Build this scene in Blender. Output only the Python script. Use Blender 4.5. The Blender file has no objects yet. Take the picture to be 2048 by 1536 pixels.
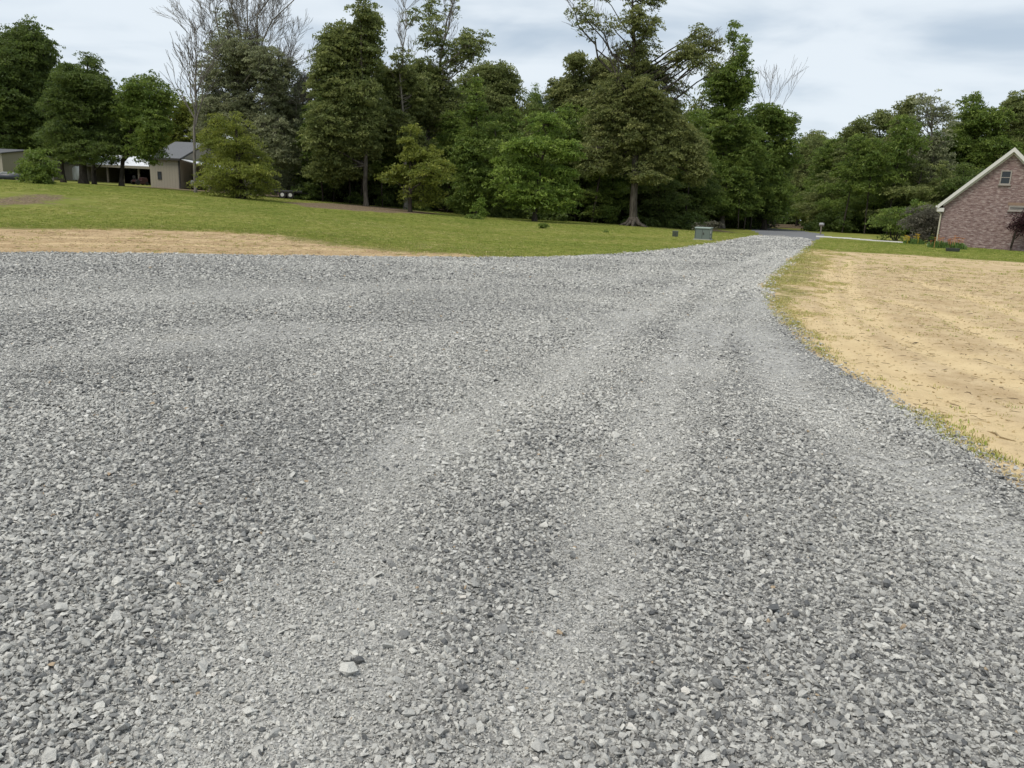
import bpy, bmesh, math, random
import numpy as np
from mathutils import Vector, Matrix

random.seed(7)
RNG = np.random.default_rng(11)
SC = bpy.context.scene
COL = SC.collection

# ------------------------------------------------------------------ camera
W0, H0, F0 = 2048.0, 1536.0, 1538.0          # photograph size and focal length in its pixels
PITCH, ROLL, CAMZ = math.atan(353.0 / F0), math.radians(2.4), 1.6
_f = Vector((0, math.cos(PITCH), -math.sin(PITCH)))
_r0 = Vector((1, 0, 0)); _u0 = Vector((0, math.sin(PITCH), math.cos(PITCH)))
_R = math.cos(ROLL) * _r0 + math.sin(ROLL) * _u0
_U = -math.sin(ROLL) * _r0 + math.cos(ROLL) * _u0
cam_data = bpy.data.cameras.new('camera')
cam_data.sensor_width = 36.0
cam_data.lens = 36.0 * F0 / W0
cam_data.clip_start = 0.05
cam_data.clip_end = 4000
cam = bpy.data.objects.new('camera', cam_data)
COL.objects.link(cam)
M = Matrix((( _R.x, _U.x, -_f.x, 0), (_R.y, _U.y, -_f.y, 0), (_R.z, _U.z, -_f.z, CAMZ), (0, 0, 0, 1)))
cam.matrix_world = M
SC.camera = cam

def ray(px, py):
    d = _R * ((px - W0 / 2) / F0) + _U * (-(py - H0 / 2) / F0) + _f
    return d / d.y
def P(px, py, D):
    d = ray(px, py)
    return Vector((d.x * D, D, CAMZ + d.z * D))

# ------------------------------------------------------------------ light
SUN_EL, SUN_AZ = math.radians(60), math.radians(-130)     # azimuth measured from +Y towards +X
SC.view_settings.view_transform = 'Standard'
SC.view_settings.look = 'None'
SC.view_settings.exposure = 0.22
SC.view_settings.gamma = 1.0
SC.view_settings.use_curve_mapping = False
sun = bpy.data.lights.new('sun', 'SUN')
sun.energy = 2.4
sun.angle = math.radians(24)
sun.color = (1.0, 0.94, 0.85)
sun_o = bpy.data.objects.new('sun', sun)
COL.objects.link(sun_o)
_sd = Vector((math.sin(SUN_AZ) * math.cos(SUN_EL), math.cos(SUN_AZ) * math.cos(SUN_EL), math.sin(SUN_EL)))
sun_o.rotation_euler = _sd.to_track_quat('Z', 'Y').to_euler()
sun_o.location = (0, 0, 60)

class NT:
    """small node-tree helper"""
    def __init__(s, tree): s.t = tree
    def n(s, typ, **kw):
        nd = s.t.nodes.new(typ)
        for k, v in kw.items(): setattr(nd, k, v)
        return nd
    def set(s, sock, v):
        if isinstance(v, bpy.types.NodeSocket): s.t.links.new(v, sock)
        elif hasattr(sock.default_value, '__len__') and not hasattr(v, '__len__'): sock.default_value = (v,) * len(sock.default_value)
        elif hasattr(v, '__len__') and len(v) == 3 and len(sock.default_value) == 4: sock.default_value = (*v, 1)
        else: sock.default_value = v
    def math(s, op, a, b=0.0, c=0.0, clamp=False):
        nd = s.n('ShaderNodeMath', operation=op, use_clamp=clamp)
        s.set(nd.inputs[0], a); s.set(nd.inputs[1], b); s.set(nd.inputs[2], c)
        return nd.outputs[0]
    def mix(s, f, a, b, mode='MIX'):
        nd = s.n('ShaderNodeMix', data_type='RGBA', blend_type=mode)
        s.set(nd.inputs[0], f); s.set(nd.inputs[6], a); s.set(nd.inputs[7], b)
        return nd.outputs[2]
    def noise(s, vec, scale, detail=3, rough=.55, dist=0.0):
        nd = s.n('ShaderNodeTexNoise')
        if vec is not None: s.set(nd.inputs['Vector'], vec)
        s.set(nd.inputs['Scale'], scale); s.set(nd.inputs['Detail'], detail); s.set(nd.inputs['Roughness'], rough); s.set(nd.inputs['Distortion'], dist)
        return nd.outputs['Fac']
    def voro(s, vec, scale, out='Color', feature='F1'):
        nd = s.n('ShaderNodeTexVoronoi', feature=feature)
        s.set(nd.inputs['Vector'], vec); s.set(nd.inputs['Scale'], scale)
        return nd.outputs[out]
    def ramp(s, f, pts):
        nd = s.n('ShaderNodeValToRGB')
        el = nd.color_ramp.elements
        while len(el) < len(pts): el.new(0.5)
        for e, (p, c) in zip(el, pts):
            e.position = p; e.color = (*c, 1) if hasattr(c, '__len__') else (c, c, c, 1)
        s.set(nd.inputs[0], f)
        return nd.outputs[0]
    def step(s, f, a, b):
        nd = s.n('ShaderNodeMapRange', interpolation_type='SMOOTHSTEP')
        s.set(nd.inputs[0], f); s.set(nd.inputs[1], a); s.set(nd.inputs[2], b)
        return nd.outputs[0]
    def attr(s, name, typ='GEOMETRY', out='Fac'):
        nd = s.n('ShaderNodeAttribute', attribute_name=name, attribute_type=typ)
        return nd.outputs[out]
    def pos(s): return s.n('ShaderNodeNewGeometry').outputs['Position']
    def objco(s): return s.n('ShaderNodeTexCoord').outputs['Object']
    def scale(s, v, sc):
        nd = s.n('ShaderNodeVectorMath', operation='MULTIPLY'); s.set(nd.inputs[0], v); s.set(nd.inputs[1], sc)
        return nd.outputs[0]
    def bump(s, h, strength, dist):
        nd = s.n('ShaderNodeBump'); s.set(nd.inputs['Height'], h); s.set(nd.inputs['Strength'], strength); s.set(nd.inputs['Distance'], dist)
        return nd.outputs[0]

# world: clear-sky model mostly veiled by a thin broken cloud layer
world = bpy.data.worlds.new('World'); SC.world = world
world.use_nodes = True
wt = NT(world.node_tree); world.node_tree.nodes.clear()
STR = 0.1
sky = wt.n('ShaderNodeTexSky', sky_type='NISHITA')
sky.sun_disc = False; sky.sun_elevation = SUN_EL; sky.sun_rotation = SUN_AZ
gen = wt.n('ShaderNodeTexCoord').outputs['Generated']
sep = wt.n('ShaderNodeSeparateXYZ'); wt.set(sep.inputs[0], gen)
den = wt.math('ADD', wt.math('MAXIMUM', sep.outputs[2], 0.0), 0.16)
cmb = wt.n('ShaderNodeCombineXYZ')
wt.set(cmb.inputs[0], wt.math('DIVIDE', sep.outputs[0], den)); wt.set(cmb.inputs[1], wt.math('DIVIDE', sep.outputs[1], den))
cl = cmb.outputs[0]
n1 = wt.noise(cl, 1.5, 5, .5, .5)
n2 = wt.noise(wt.scale(cl, (0.55, 1.7, 1)), 1.2, 4, .5, .3)
nn = wt.math('ADD', wt.math('MULTIPLY', n1, .55), wt.math('MULTIPLY', n2, .45))
cov = wt.step(nn, .33, .56)
k = 1 / STR
grey = (0.41 * k, 0.50 * k, 0.60 * k); white = (0.74 * k, 0.80 * k, 0.85 * k)
ccol = wt.mix(cov, grey, white)
low = wt.step(sep.outputs[2], .36, .05)
ccol = wt.mix(wt.math('MULTIPLY', low, .30), ccol, (0.68 * k, 0.75 * k, 0.82 * k))
final = wt.mix(0.90, sky.outputs[0], ccol)
bg = wt.n('ShaderNodeBackground'); wt.set(bg.inputs[0], final); bg.inputs[1].default_value = STR
wo = wt.n('ShaderNodeOutputWorld'); wt.t.links.new(bg.outputs[0], wo.inputs[0])

# ------------------------------------------------------------------ objects: helpers
def tag(o, label=None, cat=None, group=None, kind=None):
    if label: o['label'] = label
    if cat: o['category'] = cat
    if group: o['group'] = group
    if kind: o['kind'] = kind
    return o
def empty(name, loc, label=None, cat=None, rz=0.0, group=None):
    o = bpy.data.objects.new(name, None); COL.objects.link(o)
    o.location = loc; o.rotation_euler = (0, 0, rz); o.empty_display_size = .3
    return tag(o, label, cat, group)
def link_mesh(name, me, mat, parent=None):
    o = bpy.data.objects.new(name, me); COL.objects.link(o)
    if mat is not None: me.materials.append(mat)
    if parent is not None: o.parent = parent
    return o
def np_mesh(name, V, F, attrs=None, smooth=False):
    """mesh from (n,3) verts and (m,k) faces; attrs = {name: (domain, values)}"""
    me = bpy.data.meshes.new(name)
    V = np.asarray(V, np.float32); F = np.asarray(F, np.int32)
    kf = F.shape[1]
    me.vertices.add(len(V)); me.vertices.foreach_set('co', V.ravel())
    me.loops.add(F.size); me.loops.foreach_set('vertex_index', F.ravel())
    me.polygons.add(len(F)); me.polygons.foreach_set('loop_start', np.arange(0, F.size, kf, dtype=np.int32))
    me.polygons.foreach_set('use_smooth', np.full(len(F), smooth))
    for k_, (dom, val) in (attrs or {}).items():
        a = me.attributes.new(k_, 'FLOAT', dom); a.data.foreach_set('value', np.asarray(val, np.float32))
    me.update(calc_edges=True); me.validate()
    return me
class MB:
    def __init__(s): s.v = []; s.f = []
    def box(s, x0, y0, z0, x1, y1, z1, taper=0.0):
        b = len(s.v); t = taper
        s.v += [(x0, y0, z0), (x1, y0, z0), (x1, y1, z0), (x0, y1, z0), (x0 + t, y0 + t, z1), (x1 - t, y0 + t, z1), (x1 - t, y1 - t, z1), (x0 + t, y1 - t, z1)]
        s.f += [tuple(b + i for i in q) for q in ((3, 2, 1, 0), (4, 5, 6, 7), (0, 1, 5, 4), (1, 2, 6, 5), (2, 3, 7, 6), (3, 0, 4, 7))]
        return s
    def prism(s, prof, axis, a, b_):
        """extrude a 2-D profile along an axis ('x': prof=(y,z); 'y': prof=(x,z); 'z': prof=(x,y))"""
        n = len(prof); b = len(s.v)
        for t in (a, b_):
            for p, q in prof:
                s.v.append((t, p, q) if axis == 'x' else (p, t, q) if axis == 'y' else (p, q, t))
        s.f.append(tuple(b + i for i in range(n))); s.f.append(tuple(b + n + i for i in reversed(range(n))))
        for i in range(n):
            j = (i + 1) % n; s.f.append((b + i, b + n + i, b + n + j, b + j))
        return s
    def tube(s, pts, rad, sides=6, cap=True):
        pts = [Vector(p) for p in pts]; b = len(s.v)
        if not hasattr(rad, '__len__'): rad = [rad] * len(pts)
        a = None
        for i, p in enumerate(pts):
            d = (pts[min(i + 1, len(pts) - 1)] - pts[max(i - 1, 0)])
            if d.length < 1e-6: d = Vector((0, 0, 1))
            d.normalize()
            if a is None: a = d.orthogonal().normalized()
            else:
                a = a - d * a.dot(d)
                a = d.orthogonal().normalized() if a.length < 1e-5 else a.normalized()
            c = d.cross(a)
            for k_ in range(sides):
                t = 2 * math.pi * k_ / sides
                s.v.append(tuple(p + (a * math.cos(t) + c * math.sin(t)) * rad[i]))
        for i in range(len(pts) - 1):
            for k_ in range(sides):
                j = (k_ + 1) % sides; o = b + i * sides
                s.f.append((o + k_, o + j, o + sides + j, o + sides + k_))
        if cap:
            s.f.append(tuple(b + k_ for k_ in reversed(range(sides)))); o = b + (len(pts) - 1) * sides
            s.f.append(tuple(o + k_ for k_ in range(sides)))
        return s
    def ball(s, c, rx, ry, rz, seg=10, rings=6):
        b = len(s.v)
        for i in range(1, rings):
            th = math.pi * i / rings
            for k_ in range(seg):
                ph = 2 * math.pi * k_ / seg
                s.v.append((c[0] + rx * math.sin(th) * math.cos(ph), c[1] + ry * math.sin(th) * math.sin(ph), c[2] + rz * math.cos(th)))
        s.v += [(c[0], c[1], c[2] + rz), (c[0], c[1], c[2] - rz)]
        top, bot = len(s.v) - 2, len(s.v) - 1
        for i in range(rings - 2):
            for k_ in range(seg):
                j = (k_ + 1) % seg
                s.f.append((b + i * seg + k_, b + (i + 1) * seg + k_, b + (i + 1) * seg + j, b + i * seg + j))
        for k_ in range(seg):
            j = (k_ + 1) % seg
            s.f.append((top, b + k_, b + j)); s.f.append((bot, b + (rings - 2) * seg + j, b + (rings - 2) * seg + k_))
        return s
    def build(s, name, mat, parent=None, bevel=0.0, smooth=False):
        me = bpy.data.meshes.new(name)
        me.from_pydata([tuple(v) for v in s.v], [], s.f); me.update()
        bm = bmesh.new(); bm.from_mesh(me); bmesh.ops.recalc_face_normals(bm, faces=bm.faces)
        bm.to_mesh(me); bm.free()
        if smooth: me.polygons.foreach_set('use_smooth', [True] * len(me.polygons))
        o = link_mesh(name, me, mat, parent)
        if bevel:
            m = o.modifiers.new('bevel', 'BEVEL'); m.width = bevel; m.segments = 2; m.limit_method = 'ANGLE'
        return o
def copy_tree(o, parent=None):
    c = o.copy(); COL.objects.link(c)
    if parent is not None: c.parent = parent
    for ch in o.children: copy_tree(ch, c)
    return c

# ------------------------------------------------------------------ materials
def material(name):
    m = bpy.data.materials.new(name); m.use_nodes = True
    m.node_tree.nodes.clear()
    t = NT(m.node_tree); out = t.n('ShaderNodeOutputMaterial')
    return m, t, out
def principled(t, out, col, rough=.7, spec=.3, metal=0.0, normal=None):
    b = t.n('ShaderNodeBsdfPrincipled')
    t.set(b.inputs['Base Color'], col); t.set(b.inputs['Roughness'], rough); t.set(b.inputs['Metallic'], metal)
    t.set(b.inputs['Specular IOR Level'], spec)
    if normal is not None: t.set(b.inputs['Normal'], normal)
    t.t.links.new(b.outputs[0], out.inputs[0])
    return b
def plain(name, col, rough=.6, spec=.3, metal=0.0, var=.25, scale=3.0):
    m, t, out = material(name)
    n = t.noise(t.objco(), scale, 4, .6)
    d = tuple(c * (1 - var) for c in col); l = tuple(min(1, c * (1 + var)) for c in col)
    principled(t, out, t.mix(n, d, l), rough, spec, metal)
    return m
def leaf_mat(name, dark, light, trans=.42):
    m, t, out = material(name)
    v = t.attr('v'); c = t.attr('c')
    col = t.mix(c, dark, light)
    col = t.mix(t.math('MULTIPLY', v, .5), col, t.mix(.5, col, light))
    hs = t.n('ShaderNodeHueSaturation'); t.set(hs.inputs['Color'], col)
    t.set(hs.inputs['Value'], t.math('MULTIPLY_ADD', v, .55, .72))
    t.set(hs.inputs['Hue'], t.math('MULTIPLY_ADD', c, -.015, .497))
    b = t.n('ShaderNodeBsdfPrincipled'); t.set(b.inputs['Base Color'], hs.outputs[0]); t.set(b.inputs['Roughness'], .5); t.set(b.inputs['Specular IOR Level'], .28)
    tr = t.n('ShaderNodeBsdfTranslucent'); t.set(tr.inputs[0], t.mix(.35, hs.outputs[0], light))
    mx = t.n('ShaderNodeMixShader'); mx.inputs[0].default_value = trans
    t.t.links.new(b.outputs[0], mx.inputs[1]); t.t.links.new(tr.outputs[0], mx.inputs[2]); t.t.links.new(mx.outputs[0], out.inputs[0])
    return m
LEAF = {
    'dark':   leaf_mat('leaf_dark', (.050, .085, .021), (.150, .212, .050)),
    'mid':    leaf_mat('leaf_mid', (.066, .116, .022), (.202, .285, .058)),
    'bright': leaf_mat('leaf_bright', (.085, .150, .024), (.240, .350, .066)),
    'yellow': leaf_mat('leaf_yellow', (.095, .130, .021), (.275, .320, .062)),
    'olive':  leaf_mat('leaf_olive', (.088, .122, .036), (.265, .310, .105)),
    'brown':  leaf_mat('leaf_brown', (.092, .122, .037), (.275, .305, .108)),
    'pale':   leaf_mat('leaf_pale', (.140, .165, .090), (.360, .390, .220)),
    'pine':   leaf_mat('leaf_pine', (.014, .030, .014), (.035, .065, .030), .1),
    'plum':   leaf_mat('leaf_plum', (.030, .010, .014), (.070, .022, .028)),
    'heath':  leaf_mat('leaf_heath', (.090, .090, .062), (.210, .200, .150)),
}
def bark(name, a, b, sc=6):
    m, t, out = material(name)
    co = t.scale(t.objco(), (1, 1, .25))
    n = t.noise(co, sc, 5, .65)
    principled(t, out, t.mix(t.step(n, .3, .7), a, b), .9, .1, 0, t.bump(n, .8, .05))
    return m
BARK = {'grey': bark('bark_grey', (.045, .038, .030), (.13, .115, .095)), 'dark': bark('bark_dark', (.028, .023, .018), (.080, .068, .055)),
        'pale': bark('bark_pale', (.12, .105, .085), (.27, .245, .21)), 'dead': bark('bark_dead', (.10, .088, .075), (.22, .20, .18))}

# ------------------------------------------------------------------ terrain
_ctrl = []
for x in (-60, -35, -20, -8, 0, 8, 16, 24, 40, 60):
    for y in (-15, 0, 10, 20):
        _ctrl.append((x, y, 0.0))
for x in (-12, 0, 10, 20, 30): _ctrl.append((x, 28, 0.0))
def cp(px, py, D): 
    p = P(px, py, D); _ctrl.append((p.x, p.y, p.z))
cp(0, 456, 30); cp(-200, 448, 31); cp(300, 452, 31)
cp(940, 432, 76); cp(700, 409, 72); cp(490, 398, 65); cp(335, 376, 85); cp(170, 368, 70); cp(75, 366, 50); cp(0, 372, 50); cp(-150, 360, 52); cp(0, 358, 80); cp(-200, 345, 85)
cp(1268, 452, 76); cp(1070, 441, 71); cp(1405, 480, 48); cp(1350, 474, 52); cp(1520, 471, 76); cp(1610, 479, 64); cp(1500, 458, 100); cp(1640, 468, 85)
cp(1830, 486, 60); cp(1875, 489, 56); cp(2045, 503, 55); cp(1800, 475, 85)
cp(1620, 512, 36); cp(2048, 540, 33); cp(500, 425, 45); cp(900, 462, 48); cp(0, 425, 38); cp(200, 405, 46)
for px, z in ((-300, 3.2), (100, 3.0), (350, 2.6), (700, 1.8), (1000, .9), (1400, .3), (1700, .3), (2100, .3), (2500, .3)):
    for D in (120, 190):
        d = ray(px, 420); _ctrl.append((d.x * D, D, z))
_ctrl = np.array(_ctrl)
def _tps(r2): return 0.5 * r2 * np.log(r2 + 1e-9)
_xy = _ctrl[:, :2] / 50.0
_n = len(_xy)
_K = _tps(((_xy[:, None] - _xy[None]) ** 2).sum(-1)) + np.eye(_n) * 0.02
_A = np.zeros((_n + 3, _n + 3)); _A[:_n, :_n] = _K; _A[:_n, _n] = 1; _A[:_n, _n + 1:] = _xy; _A[_n:, :_n] = _A[:_n, _n:].T
_w = np.linalg.solve(_A, np.concatenate([_ctrl[:, 2], np.zeros(3)]))
def ground(x, y):
    x = np.atleast_1d(np.asarray(x, float)); y = np.atleast_1d(np.asarray(y, float))
    q = np.stack([np.clip(x, -120, 130), np.clip(y, -15, 190)], -1) / 50.0
    res = np.empty(len(q))
    for i in range(0, len(q), 20000):
        c = q[i:i + 20000]
        res[i:i + 20000] = _tps(((c[:, None] - _xy[None]) ** 2).sum(-1)) @ _w[:_n] + _w[_n] + c @ _w[_n + 1:]
    # keep the parking area level underfoot
    f = np.clip((np.hypot(x, y) - 4) / 10, 0, 1)
    return res * f
def gz(x, y): return float(ground(x, y)[0])
_Ds = np.geomspace(1.2, 260, 700)
def hit(px, py):
    d = ray(px, py)
    zz = ground(d.x * _Ds, _Ds); rz = CAMZ + d.z * _Ds
    k_ = np.argmax(rz < zz)
    if rz[k_] >= zz[k_]: k_ = len(_Ds) - 1
    a, b = _Ds[max(k_ - 1, 0)], _Ds[k_]
    for _ in range(18):
        m = (a + b) / 2
        if CAMZ + d.z * m < gz(d.x * m, m): b = m
        else: a = m
    return Vector((d.x * b, b, gz(d.x * b, b)))
def stand(px, D, py=420):
    d = ray(px, py)
    return Vector((d.x * D, D, gz(d.x * D, D)))

def poly_px(pts): return np.array([tuple(hit(*p)[:2]) for p in pts])
def sdf(poly, X, Y):
    """signed distance, positive inside"""
    best = np.full(X.shape, 1e9); inside = np.zeros(X.shape, bool)
    n = len(poly)
    for i in range(n):
        ax, ay = poly[i]; bx, by = poly[(i + 1) % n]
        ex, ey = bx - ax, by - ay
        t = np.clip(((X - ax) * ex + (Y - ay) * ey) / (ex * ex + ey * ey + 1e-12), 0, 1)
        best = np.minimum(best, np.hypot(X - ax - t * ex, Y - ay - t * ey))
        c = ((ay > Y) != (by > Y)) & (X < (bx - ax) * (Y - ay) / ((by - ay) if abs(by - ay) > 1e-12 else 1e-12) + ax)
        inside ^= c
    return np.where(inside, best, -best)
def smooth01(v, a, b):
    t = np.clip((v - a) / (b - a), 0, 1); return t * t * (3 - 2 * t)
def vnoise(X, Y, s, seed=0):
    """cheap smooth value noise"""
    x = X / s + 100.3 + seed * 17.17; y = Y / s + 57.7 + seed * 9.31
    ix, iy = np.floor(x), np.floor(y); fx, fy = x - ix, y - iy
    fx = fx * fx * (3 - 2 * fx); fy = fy * fy * (3 - 2 * fy)
    h = lambda a, b: np.modf(np.abs(np.sin(a * 127.1 + b * 311.7 + seed) * 43758.5453))[0]
    return (h(ix, iy) * (1 - fx) + h(ix + 1, iy) * fx) * (1 - fy) + (h(ix, iy + 1) * (1 - fx) + h(ix + 1, iy + 1) * fx) * fy

RIGHT_EDGE = [(1622, 484), (1604, 503), (1572, 530), (1543, 553), (1530, 573), (1536, 600), (1560, 640), (1610, 690), (1700, 755), (1800, 815), (1900, 885), (1980, 935), (2048, 975), (2300, 1130)]
G_POLY = np.concatenate([poly_px([(-500, 500), (0, 505), (300, 508), (600, 512), (900, 515), (1100, 514), (1250, 507), (1350, 497), (1430, 486), (1490, 476), (1522, 470), (1565, 470), (1610, 477)] + RIGHT_EDGE),
                         np.array([(5.0, -1.0), (9, -12), (-70, -12), (-70, 17)])])
ROAD_POLY = poly_px([(1486, 455.5), (1520, 455.5), (1570, 458.5), (1612, 463), (1650, 469), (1622, 484), (1610, 477), (1565, 470), (1522, 470), (1508, 462)])
DRIVE_POLY = poly_px([(1628, 471), (1700, 475.5), (1815, 484.0), (1815, 486.8), (1700, 478.0), (1632, 473.6)])
D_LEFT = poly_px([(-500, 452), (-100, 455), (60, 458), (250, 459), (420, 464), (540, 470), (620, 481), (700, 493), (800, 503), (930, 510), (920, 518), (600, 520), (-500, 512)])
D_RIGHT = np.concatenate([poly_px([(1628, 499), (1680, 503), (1800, 509), (1950, 519), (2048, 525), (2400, 545)]), np.array([(30., 4.), (9., -2.)]), poly_px([(2300, 1128), (2048, 973), (1980, 932), (1900, 882), (1800, 812), (1700, 751), (1612, 687), (1566, 640), (1572, 600), (1598, 560), (1622, 515)])])
RUTS = [poly_px(p) for p in ([(1700, 520), (1690, 570), (1760, 650), (1900, 720), (2100, 790)], [(1660, 520), (1650, 590), (1720, 690), (1880, 790), (2100, 900)], [(1780, 600), (1880, 625), (2000, 680), (2150, 730)], [(1820, 560), (1930, 590), (2100, 650)], [(1850, 700), (1980, 720), (2150, 760)], [(1600, 620), (1700, 720), (1830, 800), (2060, 950)], [(-200, 485), (300, 488), (700, 500)], [(-200, 474), (200, 474), (560, 484)])]
D_VERGE = poly_px([(1530, 573), (1572, 530), (1604, 503), (1660, 500), (1640, 560), (1600, 640), (1700, 740), (1680, 745), (1600, 690), (1555, 640)])
L_MOUND = poly_px([(-150, 392), (0, 384), (90, 384), (150, 394), (210, 402), (130, 410), (60, 414), (-150, 420)])
L_TREES = poly_px([(560, 404), (700, 408), (790, 416), (900, 430), (830, 428), (720, 423), (600, 413)])
TRACKS = [  # compacted wheel lines across the loose stone: pixels and half width in metres
    ([(1560, 500), (1400, 560), (1250, 640), (1130, 745), (880, 860), (760, 980), (640, 1250), (560, 1536), (540, 1700)], .42),
    ([(1590, 500), (1480, 560), (1390, 650), (1330, 760), (1300, 900), (1230, 1100), (1100, 1350), (1020, 1536)], .30),
    ([(1600, 500), (1530, 560), (1500, 640), (1560, 760), (1720, 880), (1880, 990), (2048, 1110), (2300, 1300)], .40),
    ([(1240, 640), (900, 660), (520, 660), (250, 690), (0, 720), (-200, 750)], .75),
    ([(1450, 590), (1430, 700), (1400, 800)], .2),
    ([(1500, 540), (1100, 560), (600, 580), (-100, 610)], .9)]
TRACKS = [(poly_px(p), w) for p, w in TRACKS]
def track_mask(X, Y):
    m = np.zeros(X.shape)
    for pl, w in TRACKS:
        best = np.full(X.shape, 1e9)
        for i in range(len(pl) - 1):
            ax, ay = pl[i]; ex, ey = pl[i + 1] - pl[i]
            t = np.clip(((X - ax) * ex + (Y - ay) * ey) / (ex * ex + ey * ey + 1e-12), 0, 1)
            best = np.minimum(best, np.hypot(X - ax - t * ex, Y - ay - t * ey))
        m = np.maximum(m, (.62 if w > .5 else 1.0) * (1 - smooth01(best + .35 * (vnoise(X, Y, .8, 3) - .5), w * .2, w * 1.4)))
    return m

# one polar sheet from the feet to the horizon, its cells shared out between gravel, road, dirt and lawn
_ang = np.concatenate([np.radians(np.arange(-44, 44.01, .25)), np.radians(np.arange(50, 316, 6.0))])
_rad = np.concatenate([[0.05], np.geomspace(.4, 900, 500)])
_na, _nr = len(_ang), len(_rad)
_AA, _RR = np.meshgrid(_ang, _rad)
GX, GY = (np.sin(_AA) * _RR).ravel(), (np.cos(_AA) * _RR).ravel()
GZ = ground(GX, GY)
far = np.hypot(GX, GY)
g_s = sdf(G_POLY, GX, GY) + (vnoise(GX, GY, .5, 1) - .5) * np.clip(far * .02, .08, .5) + (vnoise(GX, GY, 2.5, 2) - .5) * np.clip(far * .02, .05, .5)
road_s = sdf(ROAD_POLY, GX, GY); drive_s = sdf(DRIVE_POLY, GX, GY)
wob = (vnoise(GX, GY, 1.7, 4) - .5) * 1.6 + (vnoise(GX, GY, .5, 5) - .5) * .7
dirt = np.maximum(smooth01(sdf(D_LEFT, GX, GY) + wob, -1.2, 1.6), smooth01(sdf(D_RIGHT, GX, GY) / np.clip(far / 26, .22, 1.2) + wob * .6, -.9, 1.3))
dirt = np.maximum(dirt, .47 * smooth01(sdf(D_VERGE, GX, GY), -1.6, .4))
dirt = np.maximum(dirt, .40 * smooth01(sdf(D_LEFT, GX, GY) + wob * 2, -7.0, -.5))
dirt = np.maximum(dirt, .72 * smooth01(g_s, -.45, .05))
litter_shade = np.maximum(.8 * smooth01(sdf(L_MOUND, GX, GY) + wob * 1.8, -1.5, 3.0), smooth01(sdf(L_TREES, GX, GY) + wob, -1.5, 1.5))
litter_shade = np.maximum(litter_shade, smooth01(GY, 112, 120) * (GX < 90))  # litter brown past the road end also paints in the shade of the gap
litter_shade = np.maximum(litter_shade, smooth01(GY + 3 * vnoise(GX, GY, 6, 8) - .0 * GX, 74, 82) * (GX > -40) * (GX < 22) * .9)
trk = track_mask(GX, GY)
rut = np.zeros(GX.shape)
for pl in RUTS:
    best = np.full(GX.shape, 1e9)
    for i in range(len(pl) - 1):
        ax, ay = pl[i]; ex, ey = pl[i + 1] - pl[i]
        t_ = np.clip(((GX - ax) * ex + (GY - ay) * ey) / (ex * ex + ey * ey + 1e-12), 0, 1)
        best = np.minimum(best, np.hypot(GX - ax - t_ * ex, GY - ay - t_ * ey))
    rut = np.maximum(rut, 1 - smooth01(best, .10, .34))
inside = smooth01(g_s, -.05, .5)
GZ = GZ + inside * (.012 + .022 * (vnoise(GX, GY, 1.3, 6) - .4) + .012 * (vnoise(GX, GY, .45, 7) - .5) - .028 * trk) * np.clip(1.2 - far / 60, 0, 1)
GZ = GZ + (1 - inside) * dirt * (-.035 * rut + .05 * (vnoise(GX, GY, 1.1, 9) - .5) + .03 * (vnoise(GX, GY, .35, 10) - .5)) * np.clip(1.2 - far / 60, 0, 1)
_idx = np.arange(_na * _nr).reshape(_nr, _na)
_a = _idx; _b = np.roll(_idx, -1, axis=1)
QUADS = np.stack([_a[:-1], _a[1:], _b[1:], _b[:-1]], -1).reshape(-1, 4)
fm = lambda v: v[QUADS].mean(1)
cls = np.zeros(len(QUADS), int)                     # 0 lawn
cls[fm(dirt) > .5] = 1
cls[fm(g_s) > 0] = 2
cls[fm(road_s) > 0] = 3
cls[fm(drive_s) > 0] = 4
_att = {'dirt': dirt, 'litter_shade': litter_shade, 'trk': trk, 'rut': rut}
def sheet(name, c, mat):
    q = QUADS[cls == c]
    u, inv = np.unique(q, return_inverse=True)
    me = np_mesh(name, np.stack([GX, GY, GZ], -1)[u], inv.reshape(-1, 4)[:, ::-1], {k_: ('POINT', v[u]) for k_, v in _att.items()}, True)
    return tag(link_mesh(name, me, mat), kind='structure')

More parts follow.
